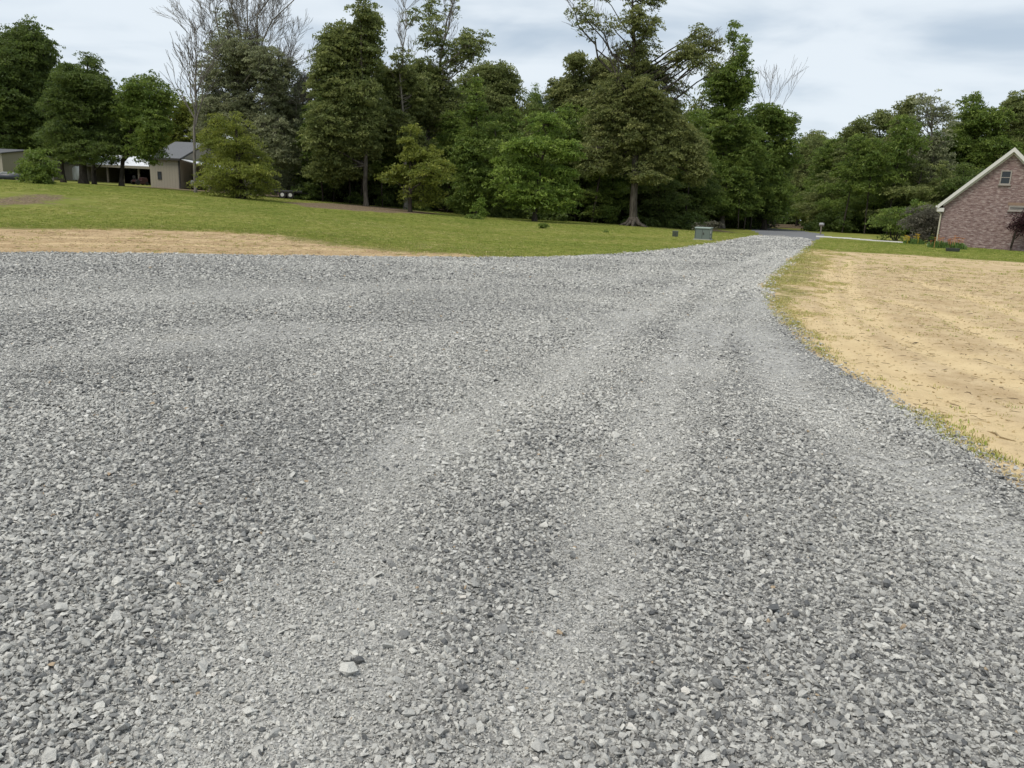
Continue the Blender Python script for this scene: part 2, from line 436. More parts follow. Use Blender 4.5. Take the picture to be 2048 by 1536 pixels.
def ground_mat():
    m, t, out = material('lawn_and_dirt')
    p = t.pos()
    big = t.noise(p, .10, 4, .6); med = t.noise(p, .55, 4, .6); fine = t.noise(p, 9, 5, .7); vf = t.noise(p, 45, 3, .7)
    streak = t.noise(t.scale(p, (.25, 1.2, 1)), .8, 3, .6)
    g = t.mix(t.step(t.math('ADD', t.math('MULTIPLY', big, .6), t.math('MULTIPLY', t.noise(p, .28, 4, .65), .4)), .40, .60), (.150, .178, .028), (.248, .244, .050))
    g = t.mix(t.math('MULTIPLY', t.step(med, .42, .70), .70), g, (.34, .30, .10))
    g = t.mix(t.math('MULTIPLY', t.step(streak, .45, .75), .45), g, (.105, .160, .020))
    g = t.mix(t.math('MULTIPLY', t.step(t.noise(t.scale(p, (.5, 1.6, 1)), .9, 4, .7), .52, .70), .5), g, (.33, .29, .10))
    g = t.mix(t.step(fine, .25, .75), t.mix(.35, g, (.05, .08, .012)), t.mix(.18, g, (.26, .25, .09)))
    g = t.mix(t.math('MULTIPLY', t.step(vf, .35, .65), .30), g, (.065, .09, .016))
    d1 = t.noise(p, 1.4, 5, .65); d2 = t.noise(p, 7, 5, .75); d3 = t.noise(p, 60, 3, .6)
    dc = t.mix(t.step(d1, .3, .7), (.40, .290, .165), (.56, .435, .265))
    px_ = t.n('ShaderNodeSeparateXYZ'); t.set(px_.inputs[0], p)
    dc = t.mix(t.math('MULTIPLY', t.step(px_.outputs[0], 5, 0), .75), dc, t.mix(t.step(d1, .3, .7), (.27, .175, .090), (.46, .335, .195)))
    dc = t.mix(t.math('MULTIPLY', t.attr('rut'), .5), dc, (.68, .53, .30))
    dc = t.mix(t.math('MULTIPLY', t.step(d2, .54, .70), .42), dc, (.24, .165, .085))
    dc = t.mix(t.math('MULTIPLY', t.step(d3, .5, .7), .4), dc, (.62, .50, .31))
    dc = t.mix(t.math('MULTIPLY', t.step(t.noise(p, 24, 3, .7), .62, .72), .6), dc, (.13, .105, .045))
    f = t.attr('dirt')
    f2 = t.math('ADD', f, t.math('MULTIPLY', t.math('SUBTRACT', t.math('ADD', t.math('MULTIPLY', med, .4), t.math('MULTIPLY', t.noise(p, 5, 5, .75), .6)), .5), 1.7))
    fs = t.step(f2, .32, .68)
    # thin dry grass where the two meet
    edge = t.math('MULTIPLY', t.step(f, .1, .45), t.math('SUBTRACT', 1.0, fs))
    g = t.mix(t.math('MULTIPLY', edge, .6), g, (.165, .135, .055))
    col = t.mix(fs, g, dc)
    l = t.math('ADD', t.attr('litter_shade'), t.math('MULTIPLY', t.math('SUBTRACT', t.noise(p, 2.2, 5, .7), .5), 1.5))
    lc = t.mix(t.step(t.noise(p, 8, 4, .7), .35, .68), (.075, .056, .034), (.25, .19, .125))
    col = t.mix(t.step(l, .4, .8), col, lc)
    h = t.math('ADD', t.math('MULTIPLY', fine, .6), t.math('MULTIPLY', vf, .5))
    principled(t, out, col, .95, .08, 0, t.bump(h, .7, .05))
    return m
def gravel_mat():
    m, t, out = material('gravel_bed')
    p = t.pos()
    tr = t.attr('trk')
    v1 = t.voro(p, 34, 'Color'); d1 = t.voro(p, 34, 'Distance'); v2 = t.voro(p, 95, 'Color'); d2 = t.voro(p, 95, 'Distance')
    s1 = t.n('ShaderNodeSeparateColor'); t.set(s1.inputs[0], v1); s2 = t.n('ShaderNodeSeparateColor'); t.set(s2.inputs[0], v2)
    c1 = t.ramp(s1.outputs[0], [(0, (.18, .18, .178)), (.25, (.30, .298, .288)), (.7, (.43, .425, .405)), (1, (.60, .59, .555))])
    c2 = t.ramp(s2.outputs[0], [(0, (.20, .197, .188)), (.5, (.35, .345, .328)), (1, (.54, .53, .505))])
    c1 = t.mix(t.step(d1, .30, .62), c1, (.075, .074, .072))
    col = t.mix(t.math('MULTIPLY_ADD', tr, .65, .25), c1, c2)
    patch = t.noise(p, .7, 4, .6)
    col = t.mix(t.math('MULTIPLY', t.step(patch, .4, .7), .25), col, (.40, .392, .37))
    col = t.mix(t.math('MULTIPLY', tr, .15), col, (.46, .448, .415))
    sp = t.noise(t.scale(p, (1, .6, 1)), 7, 5, .75)
    col = t.mix(1.0, col, t.ramp(sp, [(.3, .62), (.5, .95), (.72, 1.18)]), 'MULTIPLY')
    tan = t.math('MULTIPLY', t.step(t.noise(p, .42, 3, .5), .60, .74), .35)
    col = t.mix(t.math('MULTIPLY', tan, tr), col, (.34, .30, .22))
    h = t.math('ADD', t.math('MULTIPLY', t.math('SUBTRACT', 1.0, d1), .7), t.math('MULTIPLY', t.math('SUBTRACT', 1.0, d2), .35))
    principled(t, out, col, .9, .15, 0, t.bump(h, .9, .02))
    return m
m_ground = ground_mat(); m_gravel = gravel_mat()
m_road = plain('asphalt', (.155, .158, .165), .9, .2, 0, .25, 2); m_conc = plain('concrete', (.46, .45, .42), .85, .2, 0, .12, .8)
sheet('lawn', 0, m_ground); sheet('bare_dirt', 1, m_ground); sheet('gravel_drive', 2, m_gravel); sheet('road', 3, m_road); sheet('concrete_driveway', 4, m_conc)

# ------------------------------------------------------------------ instanced scatter for uncountable stuff
def scatter(name, pts, rot, scl, tone, sources, label, cat):
    """points carrying rotation, scale and tone; geometry nodes set a random source mesh on each"""
    me = bpy.data.meshes.new(name)
    me.vertices.add(len(pts)); me.vertices.foreach_set('co', np.asarray(pts, np.float32).ravel())
    a = me.attributes.new('rot', 'FLOAT_VECTOR', 'POINT'); a.data.foreach_set('vector', np.asarray(rot, np.float32).ravel())
    a = me.attributes.new('scl', 'FLOAT', 'POINT'); a.data.foreach_set('value', np.asarray(scl, np.float32))
    a = me.attributes.new('tone', 'FLOAT', 'POINT'); a.data.foreach_set('value', np.asarray(tone, np.float32))
    o = link_mesh(name, me, None)
    tag(o, label, cat, kind='stuff')
    cl_ = bpy.data.collections.new(name + '_sources')
    for s_ in sources: cl_.objects.link(s_)
    g = bpy.data.node_groups.new(name + '_scatter', 'GeometryNodeTree')
    g.interface.new_socket('Geometry', in_out='INPUT', socket_type='NodeSocketGeometry')
    g.interface.new_socket('Geometry', in_out='OUTPUT', socket_type='NodeSocketGeometry')
    N = g.nodes; L = g.links
    gi = N.new('NodeGroupInput'); go = N.new('NodeGroupOutput')
    mp = N.new('GeometryNodeMeshToPoints'); inst = N.new('GeometryNodeInstanceOnPoints'); ci = N.new('GeometryNodeCollectionInfo')
    ci.inputs['Collection'].default_value = cl_; ci.inputs['Separate Children'].default_value = True; ci.inputs['Reset Children'].default_value = True
    inst.inputs['Pick Instance'].default_value = True
    ra = N.new('GeometryNodeInputNamedAttribute'); ra.data_type = 'FLOAT_VECTOR'; ra.inputs[0].default_value = 'rot'
    sa = N.new('GeometryNodeInputNamedAttribute'); sa.data_type = 'FLOAT'; sa.inputs[0].default_value = 'scl'
    e2r = N.new('FunctionNodeEulerToRotation')
    out = lambda nd: next(s_ for s_ in nd.outputs if s_.enabled and s_.name == 'Attribute')
    L.new(gi.outputs[0], mp.inputs['Mesh']); L.new(mp.outputs[0], inst.inputs['Points']); L.new(ci.outputs[0], inst.inputs['Instance'])
    L.new(out(ra), e2r.inputs[0]); L.new(e2r.outputs[0], inst.inputs['Rotation']); L.new(out(sa), inst.inputs['Scale'])
    L.new(inst.outputs[0], go.inputs[0])
    md = o.modifiers.new('scatter', 'NODES'); md.node_group = g
    return o
def stone_mat():
    m, t, out = material('crushed_stone')
    tone = t.attr('tone', 'INSTANCER')
    col = t.ramp(tone, [(0, (.09, .094, .100)), (.10, (.235, .234, .228)), (.32, (.475, .466, .436)), (.65, (.655, .640, .590)), (.90, (.78, .76, .70)), (.965, (.84, .82, .77)), (.985, (.50, .38, .24)), (1, (.46, .33, .21))])
    oc = t.objco()
    n = t.noise(oc, 2.2, 5, .7)
    col = t.mix(t.step(n, .3, .75), t.mix(.22, col, (.14, .14, .135)), t.mix(.15, col, (.6, .59, .55)))
    principled(t, out, col, .85, .2, 0, t.bump(t.noise(oc, 6, 4, .7), .5, .1))
    return m
m_stone = stone_mat()
def make_stone(i):
    rg = np.random.default_rng(100 + i)
    bm = bmesh.new()
    q = rg.normal(size=(13, 3)); q /= np.linalg.norm(q, axis=1)[:, None]
    q *= np.array([.62, .62 * rg.uniform(.5, .92), .62 * rg.uniform(.26, .62)]) * rg.uniform(.75, 1.1, (13, 1))
    for p in q: bm.verts.new(p)
    r = bmesh.ops.convex_hull(bm, input=bm.verts)
    bmesh.ops.delete(bm, geom=list({v for v in r['geom_interior'] if isinstance(v, bmesh.types.BMVert)}), context='VERTS')
    me = bpy.data.meshes.new('stone'); bm.to_mesh(me); bm.free()
    me.materials.append(m_stone)
    return bpy.data.objects.new('stone', me)
STONES = [make_stone(i) for i in range(14)]
def wedge(n, r0, r1, a=43):
    r = np.sqrt(RNG.uniform(r0 * r0, r1 * r1, n)); th = np.radians(RNG.uniform(-a, a, n))
    return np.sin(th) * r, np.cos(th) * r
def grid_z(x, y):
    """height of the actual ground sheet (polar grid, nearest rows blended)"""
    r = np.hypot(x, y); th = np.arctan2(x, y)
    fi = np.clip(np.interp(r, _rad, np.arange(_nr)), 0, _nr - 1.001); nf = int((_ang < 1.2).sum())
    fj = np.clip(np.interp(th, _ang[:nf], np.arange(nf)), 0, nf - 1.001)
    i, j = fi.astype(int), fj.astype(int); u, v = fi - i, fj - j
    Z = GZ.reshape(_nr, _na)
    return (Z[i, j] * (1 - u) * (1 - v) + Z[i + 1, j] * u * (1 - v) + Z[i, j + 1] * (1 - u) * v + Z[i + 1, j + 1] * u * v)
def gravel():
    PX, PY, SZ, TR = [], [], [], []
    def add(r0, r1, dens, smin, smax, keep_track, keep_loose, tr_scale=1.0, power=2.0):
        aw = 56 if r0 < 4 else 44
        area = math.radians(2 * aw) / 2 * (r1 * r1 - r0 * r0)
        x, y = wedge(int(area * dens), r0, r1, aw)
        s = sdf(G_POLY, x, y) + (vnoise(x, y, .5, 1) - .5) * .2
        tr = track_mask(x, y)
        coarse = .55 + .75 * vnoise(x, y, 1.6, 21)
        pk = (keep_loose * (1 - tr) + keep_track * tr) * np.clip(coarse, .4, 1.15)
        u = RNG.random(len(x))
        ok = (s > -.30 * RNG.random(len(x)) ** 2) & (u < pk)
        x, y, tr, coarse = x[ok], y[ok], tr[ok], coarse[ok]
        sz = (smin + (smax - smin) * RNG.random(len(x)) ** power) * (1 - (1 - tr_scale) * tr) * (.75 + .35 * coarse)
        PX.append(x); PY.append(y); SZ.append(sz); TR.append(tr)
    add(1.0, 4.5, 5800, .009, .031, .55, .88, .75)
    add(4.5, 9.0, 3400, .011, .034, .55, .88, .8)
    add(9.0, 16.0, 1500, .016, .042, .5, .9, .85)
    add(16., 30.0, 480, .028, .060, .6, .9, .9)
    add(30., 48.0, 150, .04, .085, .7, .9, .9)
    add(48., 75.0, 60, .05, .11, .8, .9, .9)
    add(1.0, 4.5, 12000, .005, .013, .95, .8)
    add(4.5, 8.5, 4500, .007, .015, .95, .75)
    add(1.6, 8, 16, .038, .060, .5, .8)
    add(1.6, 6, 200, .024, .044, .25, .8)
    x, y, s = np.concatenate(PX), np.concatenate(PY), np.concatenate(SZ)
    z = grid_z(x, y) + s * .22 * RNG.uniform(0, 1.9, len(x))
    tl = np.interp(np.hypot(x, y), [4, 11], [.5, .26])
    rot = np.stack([RNG.normal(0, 1, len(x)) * tl, RNG.normal(0, 1, len(x)) * tl, RNG.uniform(0, 6.28, len(x))], -1)
    tone = np.clip(RNG.beta(2.0, 2.3, len(x)) * .96 + .20 * np.concatenate(TR) + .25 * (vnoise(x, y, 1.9, 51) - .5), 0, .955)
    u = RNG.random(len(x))
    lug = np.zeros(len(x))
    for pl, w in (TRACKS[2],):
        best = np.full(x.shape, 1e9); along = np.zeros(len(x)); run = 0.0; side = np.zeros(len(x))
        for i in range(len(pl) - 1):
            ax, ay = pl[i]; ex, ey = pl[i + 1] - pl[i]; L_ = math.hypot(ex, ey)
            t_ = np.clip(((x - ax) * ex + (y - ay) * ey) / (L_ * L_), 0, 1)
            dd = np.hypot(x - ax - t_ * ex, y - ay - t_ * ey); m_ = dd < best
            best = np.where(m_, dd, best); along = np.where(m_, run + t_ * L_, along); side = np.where(m_, ((x - ax) * ey - (y - ay) * ex) / L_, side); run += L_
        lug += np.where(best < w * .8, np.sin((along + .5 * np.abs(side)) * 6.283 / .16), 0) * (vnoise(x, y, .9, 81) > .35)
    tone = np.where(tone < .955, np.clip(tone + .10 * lug, 0, .95), tone); z += .006 * lug
    for sx_, sy_, sr_ in ((1085, 885, .32), (1230, 935, .2), (1100, 1120, .3), (1280, 1080, .25), (1750, 900, .5), (1000, 1010, .25), (1480, 700, .6)):
        h_ = hit(sx_, sy_); dd = np.hypot(x - h_.x, y - h_.y) * (1 + .5 * vnoise(x, y, .2, 71))
        tone = np.where(tone < .956, np.clip(tone - .15 * np.exp(-(dd / sr_) ** 2), 0, .955), tone)
    tone[u < .012] = RNG.uniform(.957, .97, (u < .012).sum()); tone[u > .9982] = RNG.uniform(.985, 1, (u > .9982).sum()); tone[(u > .05) & (u < .085)] = RNG.uniform(0, .06, ((u > .05) & (u < .085)).sum())
    return scatter('gravel', np.stack([x, y, z], -1), rot, s, tone, STONES, 'loose grey crushed stone spread over the wide driveway', 'gravel')
gravel()

# ------------------------------------------------------------------ foliage
def leaf_mesh(name, C, S, v, c, narrow=.45, up=.55):
    n_ = len(C)
    nr = RNG.normal(size=(n_, 3)) * .75; nr[:, 2] += up
    nr /= np.linalg.norm(nr, axis=1)[:, None]
    t_ = np.cross(nr, RNG.normal(size=(n_, 3))); t_ /= np.linalg.norm(t_, axis=1)[:, None] + 1e-9
    b_ = np.cross(nr, t_)
    s = S[:, None]
    V = np.empty((n_, 4, 3))
    V[:, 0] = C - t_ * s; V[:, 1] = C + b_ * s * narrow - t_ * s * .15 + nr * s * .15; V[:, 2] = C + t_ * s; V[:, 3] = C - b_ * s * narrow - t_ * s * .15 + nr * s * .15
    F = np.arange(n_ * 4).reshape(-1, 4)
    return np_mesh(name, V.reshape(-1, 3), F, {'v': ('FACE', v), 'c': ('FACE', c)})
def sprays(lobes, R=.62, leaves=26, k=1.15):
    R = R * .78 if R > .5 else R
    """lobes: (centre, (rx,ry,rz), density). Returns leaf centres, values, clump values and spray anchors"""
    Cs, Vs, Ks, An = [], [], [], []
    for c, r, dens in lobes:
        c = np.array(c); r = np.array(r)
        ap = 1.6
        area = 4 * math.pi * (((r[0] * r[1]) ** ap + (r[0] * r[2]) ** ap + (r[1] * r[2]) ** ap) / 3) ** (1 / ap)
        m = max(4, int(area * k * 1.75 * dens / (R * R * 2.4)))
        d = RNG.normal(size=(m, 3)); d /= np.linalg.norm(d, axis=1)[:, None]
        rad = RNG.random(m) ** .42 * (1 + np.abs(RNG.normal(0, .22, m)))
        A = c + d * r * rad[:, None]
        tone = np.clip(RNG.normal(.45, .27, m), 0, 1)
        q = leaves + RNG.integers(-6, 7, m)
        idx = np.repeat(np.arange(m), q); n_ = len(idx)
        th = RNG.uniform(0, 6.283, n_); rr = np.sqrt(RNG.random(n_)) * R * RNG.uniform(.65, 1.35, m)[idx]
        off = np.stack([np.cos(th) * rr, np.sin(th) * rr, RNG.normal(0, .14 * R, n_)], -1)
        od = d[idx].copy(); od[:, 2] *= .3
        off[:, 2] -= .32 * rr * (np.cos(th) * od[:, 0] + np.sin(th) * od[:, 1]) + .18 * rr * rr / R
        Cs.append(A[idx] + off); Vs.append(RNG.random(n_)); Ks.append(np.clip(tone[idx] + RNG.normal(0, .08, n_), 0, 1)); An.append((A, c))
    return np.concatenate(Cs), np.concatenate(Vs), np.concatenate(Ks), An
def wiggle(a, b, n, amp):
    a, b = Vector(a), Vector(b); L = (b - a).length
    pts = []
    for i in range(n + 1):
        t = i / n
        p = a.lerp(b, t)
        if 0 < i < n: p += Vector((random.gauss(0, 1), random.gauss(0, 1), random.gauss(0, .4))) * amp * L
        pts.append(p)
    return pts
def bare_branch(mb, p, d, L, r, depth, spread=.6, up=.15, rmin=.012):
    n = 4; pts = [p.copy()]; rad = [r]
    for i in range(n):
        d = (d + Vector((random.gauss(0, .11), random.gauss(0, .11), random.gauss(0, .06) + up * .25))).normalized()
        p = p + d * (L / n); pts.append(p.copy()); rad.append(max(rmin, r * (1 - .55 * (i + 1) / n)))
    mb.tube(pts, rad, 5 if r > .06 else 3, cap=False)
    if depth <= 0: return
    for i in range(1, n + 1):
        for _ in range(2 if i == n or depth > 2 else 1):
            if random.random() < .12: continue
            ax = Vector((random.gauss(0, 1), random.gauss(0, 1), random.gauss(0, .3))); ax = (ax - d * ax.dot(d)).normalized()
            nd = (d + ax * spread * random.uniform(.6, 1.2)).normalized()
            bare_branch(mb, pts[i], nd, L * random.uniform(.5, .72), max(rmin, rad[i] * .62), depth - 1, spread, up, rmin)
def build_tree(name, label, base, lobes, r0, lmat, bmat, leaf=.17, R=.62, leaves=26, k=1.15, narrow=.42, twig=.35, extra=None, cat='tree', group=None, flare=1.5, lean_top=None, sides=9, tmin=.22):
    """lobes in world coordinates; the trunk runs up to the highest lobe and a limb goes out to every lobe"""
    base = Vector(base)
    e = empty(name, base, label, cat, 0, group)
    C, v, c, An = sprays(lobes, R, leaves, k)
    sz = leaf * .84 * RNG.uniform(.55, 1.3, len(C))
    link_mesh('crown', leaf_mesh('crown', C - np.array(base), sz, v, c, narrow), LEAF[lmat], e)
    mb = MB()
    top = max(lobes, key=lambda l: l[0][2])
    tp = Vector(top[0]) - base if lean_top is None else Vector(lean_top) - base
    H = tp.z
    n = 9
    wob = [Vector((random.gauss(0, 1), random.gauss(0, 1), 0)) * H * .004 for _ in range(n + 1)]
    def axis(t): 
        s = t * t * (1.6 - .6 * t)
        i = min(int(t * n), n - 1); w = wob[i].lerp(wob[i + 1], t * n - i) if t > .05 else Vector()
        return Vector((tp.x * s, tp.y * s, tp.z * t)) + w
    pts = [Vector((0, 0, -.4)), Vector((0, 0, .05)), Vector((0, 0, .5))] + [axis(i / n) for i in range(1, n + 1)]
    rad = [r0 * flare * 1.15, r0 * flare, r0 * 1.08] + [max(.03, r0 * (1 - i / n) ** .85 * .95 + .03) for i in range(1, n + 1)]
    mb.tube(pts, rad, sides)
    for (ce, rr, dn), (A, _) in zip(lobes, An):
        q = Vector(ce) - base
        hd = math.hypot(q.x, q.y)
        t = min(.96, max(tmin, (q.z - .75 * hd - .3 * rr[2]) / H))
        s = axis(t); rs = max(.03, r0 * (1 - t) ** .85 * .5)
        if (q - s).length > .8 and (len(lobes) < 12 or dn < .75 or random.random() < .4):
            w = wiggle(s, q, 4, .05); mb.tube(w, [rs * (1 - .7 * i / 4) + .015 for i in range(5)], 5, cap=False)
        for a in A:
            if random.random() < twig:
                mb.tube(wiggle(q, Vector(a) - base, 2, .06), [max(.02, rs * .28), .02, .012], 3, cap=False)
    if extra: extra(mb, base, axis, r0)
    mb.build('trunk', BARK[bmat], e, smooth=True)
    return e
def px_lobes(D, L, depth=1.0, dj=2.0, split=True, flat=.95, droop=0.0):
    """pixel lobes to world ellipsoids; every big lobe is broken into an uneven cluster of smaller ones"""
    out = []
    s = D / F0
    for l in L:
        px, py, rx, ry = l[:4]; dn = l[4] if len(l) > 4 else 1.0
        DD = D + random.uniform(-dj, dj)
        c = P(px, py, DD); R3 = Vector((rx * s, (rx * .6 + ry * .4) * s * depth, ry * s))
        if not split or min(rx, ry) * s < 1.0:
            out.append((tuple(c), tuple(R3 * 1.12), dn)); continue
        n = 6 if min(rx, ry) * s < 1.7 else 9
        for i in range(n):
            d = Vector((random.gauss(0, 1), random.gauss(0, 1), random.gauss(0, 1))).normalized() * random.uniform(.2, .9)
            q = c + Vector((d.x * R3.x, d.y * R3.y, d.z * R3.z - droop * d.xy.length * R3.z))
            m = random.uniform(.40, .70)
            out.append((tuple(q), (R3.x * m * random.uniform(.9, 1.3), R3.y * m * random.uniform(.9, 1.3), R3.z * m * flat), dn))
    return out
def px_tree(name, label, px, D, L, r0, lmat, bmat='grey', **kw):
    return build_tree(name, label, stand(px, D), px_lobes(D, L, dj=kw.pop('dj', 1.6), flat=kw.pop('flat', .95), droop=kw.pop('droop', 0)), r0, lmat, bmat, **kw)

# --- the left group round the sheds
px_tree('oak_tree', 'tallest dark green tree at the far left behind the tan sheds', 45, 95, [(20, 150, 72, 80), (72, 118, 34, 48), (30, 95, 45, 30), (50, 230, 80, 75), (-40, 190, 80, 90), (88, 205, 26, 60), (60, 290, 60, 35)], .45, 'dark', 'dark', leaf=.21, R=.8)
px_tree('willow_oak', 'dark drooping tree with thick black trunk in front of the open shed', 172, 71, [(175, 165, 48, 48), (150, 140, 34, 30), (203, 195, 36, 48), (127, 205, 34, 55), (170, 240, 62, 48), (140, 275, 48, 28), (205, 272, 40, 34), (176, 300, 45, 20), (176, 122, 22, 14)], .33, 'dark', 'dark', leaf=.18, narrow=.3, droop=.5, flat=.6)
px_tree('willow_oak', 'slim dark tree between the round bush and the thick black trunk', 132, 76, [(120, 262, 34, 40), (138, 300, 30, 24), (112, 222, 24, 38)], .2, 'dark', 'dark', narrow=.3)
px_tree('willow_oak', 'small dark tree just right of the thick black trunk', 193, 74, [(215, 312, 22, 14), (190, 262, 32, 30)], .17, 'dark', 'dark', narrow=.3)
px_tree('willow_oak', 'green tree with slim trunk rising before the white roofed open shed', 247, 72, [(288, 187, 38, 32), (268, 225, 36, 42), (302, 245, 38, 42), (258, 285, 36, 30), (318, 205, 20, 32), (294, 300, 34, 20), (300, 160, 20, 14)], .19, 'mid', 'dark', narrow=.35)
px_tree('sweetgum_tree', 'thin pale green tree behind the grey roof of the tan workshop', 350, 106, [(362, 225, 34, 34, .7), (345, 280, 34, 34, .7), (390, 250, 30, 42, .7), (330, 308, 26, 22, .8), (385, 310, 35, 30, .8)], .3, 'yellow', 'grey', leaf=.2, R=.8)
def bare_tree(name, label, px, D, top_py, r0, depth=4, spread=.55, mat='dead', t0=.45, n0=7, top_px=None, len_k=.5):
    base = stand(px, D); top = P(top_px or px, top_py, D) - base; H = top.z
    e = empty(name, base, label, 'tree')
    mb = MB(); pts = [Vector((0, 0, -.4))] + [Vector((top.x * t, 0, H * t)) + Vector((random.gauss(0, .07), random.gauss(0, .07), 0)) for t in np.linspace(.02, 1, 9)]
    mb.tube(pts, [r0 * 1.3] + [max(.02, r0 * (1 - t) ** .8) for t in np.linspace(.02, 1, 9)], 7)
    for i in range(n0):
        t = t0 + (1 - t0) * (i / n0) * .9
        a = random.uniform(0, 6.28) if i > 1 else i * 3.0
        d = Vector((math.cos(a) * .48, math.sin(a) * .48, 1.0)).normalized()
        bare_branch(mb, Vector((top.x * t, 0, H * t)), d, H * (1 - t) * len_k + .6, r0 * (1 - t) * .62 + .02, depth, spread, .3, .016)
    mb.build('trunk', BARK[mat], e, smooth=True)
    return e
bare_tree('dead_tree', 'leafless grey tree standing at the right end of the tan workshop', 392, 68, 44, .15, 2, .40, n0=14, t0=.40, len_k=.36, mat='dead')
def t5_extra(mb, base, axis, r0):
    for (px, py, t) in ((588, 0, .55), (556, -60, .62), (470, -40, .5), (520, -90, .7), (430, 20, .5), (575, 140, .45), (600, 200, .4)):
        s = axis(t); q = P(px, py, 78 + random.uniform(-2, 2)) - base
        w = wiggle(s, q, 5, .035); w[2] += Vector((0, 0, -.4)); r = r0 * .42 * (1.15 - t)
        rad = [r * (1 - .75 * i / 5) + .02 for i in range(6)]
        mb.tube(w, rad, 5, cap=False)
        for i in range(1, 6):
            for _ in range(1 if i < 3 else 2):
                d = (w[i] - w[i - 1]).normalized(); ax = Vector((random.gauss(0, 1), random.gauss(0, 1), random.gauss(0, .5)))
                bare_branch(mb, w[i], (d + ax * .45).normalized(), random.uniform(1.8, 3.2), max(.02, rad[i] * .4), 3, .5, .2, .012)
px_tree('half_dead_tree', 'very tall thin leaved tree with bare grey upper limbs left of centre', 500, 78, [(455, 60, 36, 40, 0.16), (452, 100, 36, 45, 0.41), (428, 165, 32, 45, 0.57), (480, 155, 40, 50, 0.72), (542, 140, 42, 60, 0.57), (565, 200, 34, 45, 0.52), (470, 222, 55, 38, 0.8), (580, 250, 28, 45, 0.41), (530, 260, 45, 40, 0.72), (420, 230, 30, 40, 0.72), (560, 300, 40, 45, 0.64), (545, 360, 36, 30, 0.64)], .38, 'pale', 'pale', leaf=.15, extra=t5_extra, twig=.6)
px_tree('cypress_oak', 'low broad yellow green tree with drooping boughs reaching the lawn', 482, 63, [(470, 238, 10, 13), (475, 262, 21, 20), (496, 285, 21, 14), (455, 290, 25, 16), (477, 312, 36, 16), (441, 320, 25, 16), (513, 318, 23, 14), (479, 342, 49, 16), (432, 352, 28, 18), (522, 350, 21, 18), (470, 374, 61, 16), (420, 285, 18, 27), (412, 330, 13, 22), (535, 372, 11, 11), (436, 250, 16, 20)], .30, 'yellow', 'dark', leaf=.14, narrow=.3, droop=.8, flat=.55, R=.6, leaves=30)
px_tree('pine_tree', 'narrow dark pine showing between two broad leaved trees left of centre', 606, 88, [(607, 165, 9, 16), (606, 190, 14, 18, .8), (603, 222, 18, 20), (601, 260, 20, 26), (600, 305, 24, 32), (602, 350, 26, 30)], .25, 'pine', 'dark', leaf=.22, narrow=.16, R=.6, leaves=40)
px_tree('hickory_tree', 'tall olive tree with slim pale trunk and pointed top left of centre', 732, 73, [(736, 35, 22, 38), (718, 85, 42, 38), (742, 105, 20, 55), (660, 92, 26, 32), (648, 138, 30, 45), (690, 160, 52, 50), (722, 215, 44, 48), (658, 228, 44, 46), (680, 290, 52, 38), (735, 285, 32, 36), (636, 285, 30, 38), (690, 340, 40, 26), (650, 340, 30, 24)], .2, 'olive', 'grey', leaf=.17)
def dead_top(px, py, D, n=5, L=2.2):
    def f(mb, base, axis, r0):
        q = P(px, py, D) - base; s = axis(.7)
        w = wiggle(s, q, 5, .02); mb.tube(w, [r0 * .35 * (1 - i / 6) + .02 for i in range(6)], 5, cap=False)
        for i in range(1, 6):
            for _ in range(n):
                bare_branch(mb, w[i], Vector((random.gauss(0, .7), random.gauss(0, .7), .9)).normalized(), L * random.uniform(.6, 1.1), .035, 2, .5, .25, .014)
    return f
px_tree('hickory_tree', 'grey green tree with a bare twiggy top just left of centre', 812, 77, [(810, 135, 20, 38, .5), (800, 180, 36, 46, .8), (785, 240, 38, 38), (832, 185, 20, 38, .7), (770, 150, 22, 30), (800, 290, 40, 30)], .2, 'olive', 'pale', extra=dead_top(812, 20, 77, 3, 1.8))
px_tree('sparse_oak', 'tall open crowned tree with a leafy limb stretched out to the right near centre', 842, 82, [(862, 12, 12, 24, .6), (872, 55, 16, 26, .6), (855, 88, 16, 22, .6), (828, 38, 16, 16, .5), (905, 12, 14, 16, .3), (888, 100, 18, 14, .8), (930, 92, 28, 24, .6), (962, 84, 17, 20, .6), (915, 122, 22, 16, .7), (870, 155, 34, 30, .9), (848, 210, 44, 46), (885, 230, 38, 40)], .26, 'olive', 'pale', extra=dead_top(905, -25, 82, 3, 1.6), twig=.7)
px_tree('dogwood_tree', 'small tree with pale green layered sprays at the wood edge near centre', 820, 68, [(825, 285, 24, 24), (848, 315, 38, 24), (862, 345, 36, 16), (800, 345, 30, 30), (845, 385, 36, 22), (880, 330, 22, 12), (898, 338, 10, 5), (822, 258, 14, 10)], .15, 'yellow', 'dark', leaf=.15, flat=.5, droop=.3)
px_tree('tulip_tree', 'slender bright green tree with a steeple shaped crown near centre', 950, 73, [(953, 172, 6, 16), (951, 205, 13, 26), (946, 245, 21, 32), (940, 292, 32, 38), (950, 340, 35, 36), (930, 385, 34, 28)], .24, 'mid', 'dark', leaf=.17)
px_tree('broad_oak', 'rounded olive tree rising behind the steeple shaped green tree', 985, 98, [(985, 162, 40, 30), (1012, 188, 28, 32), (945, 188, 32, 30), (970, 228, 50, 40), (1010, 240, 40, 40)], .35, 'olive', 'grey', leaf=.21, R=.8)
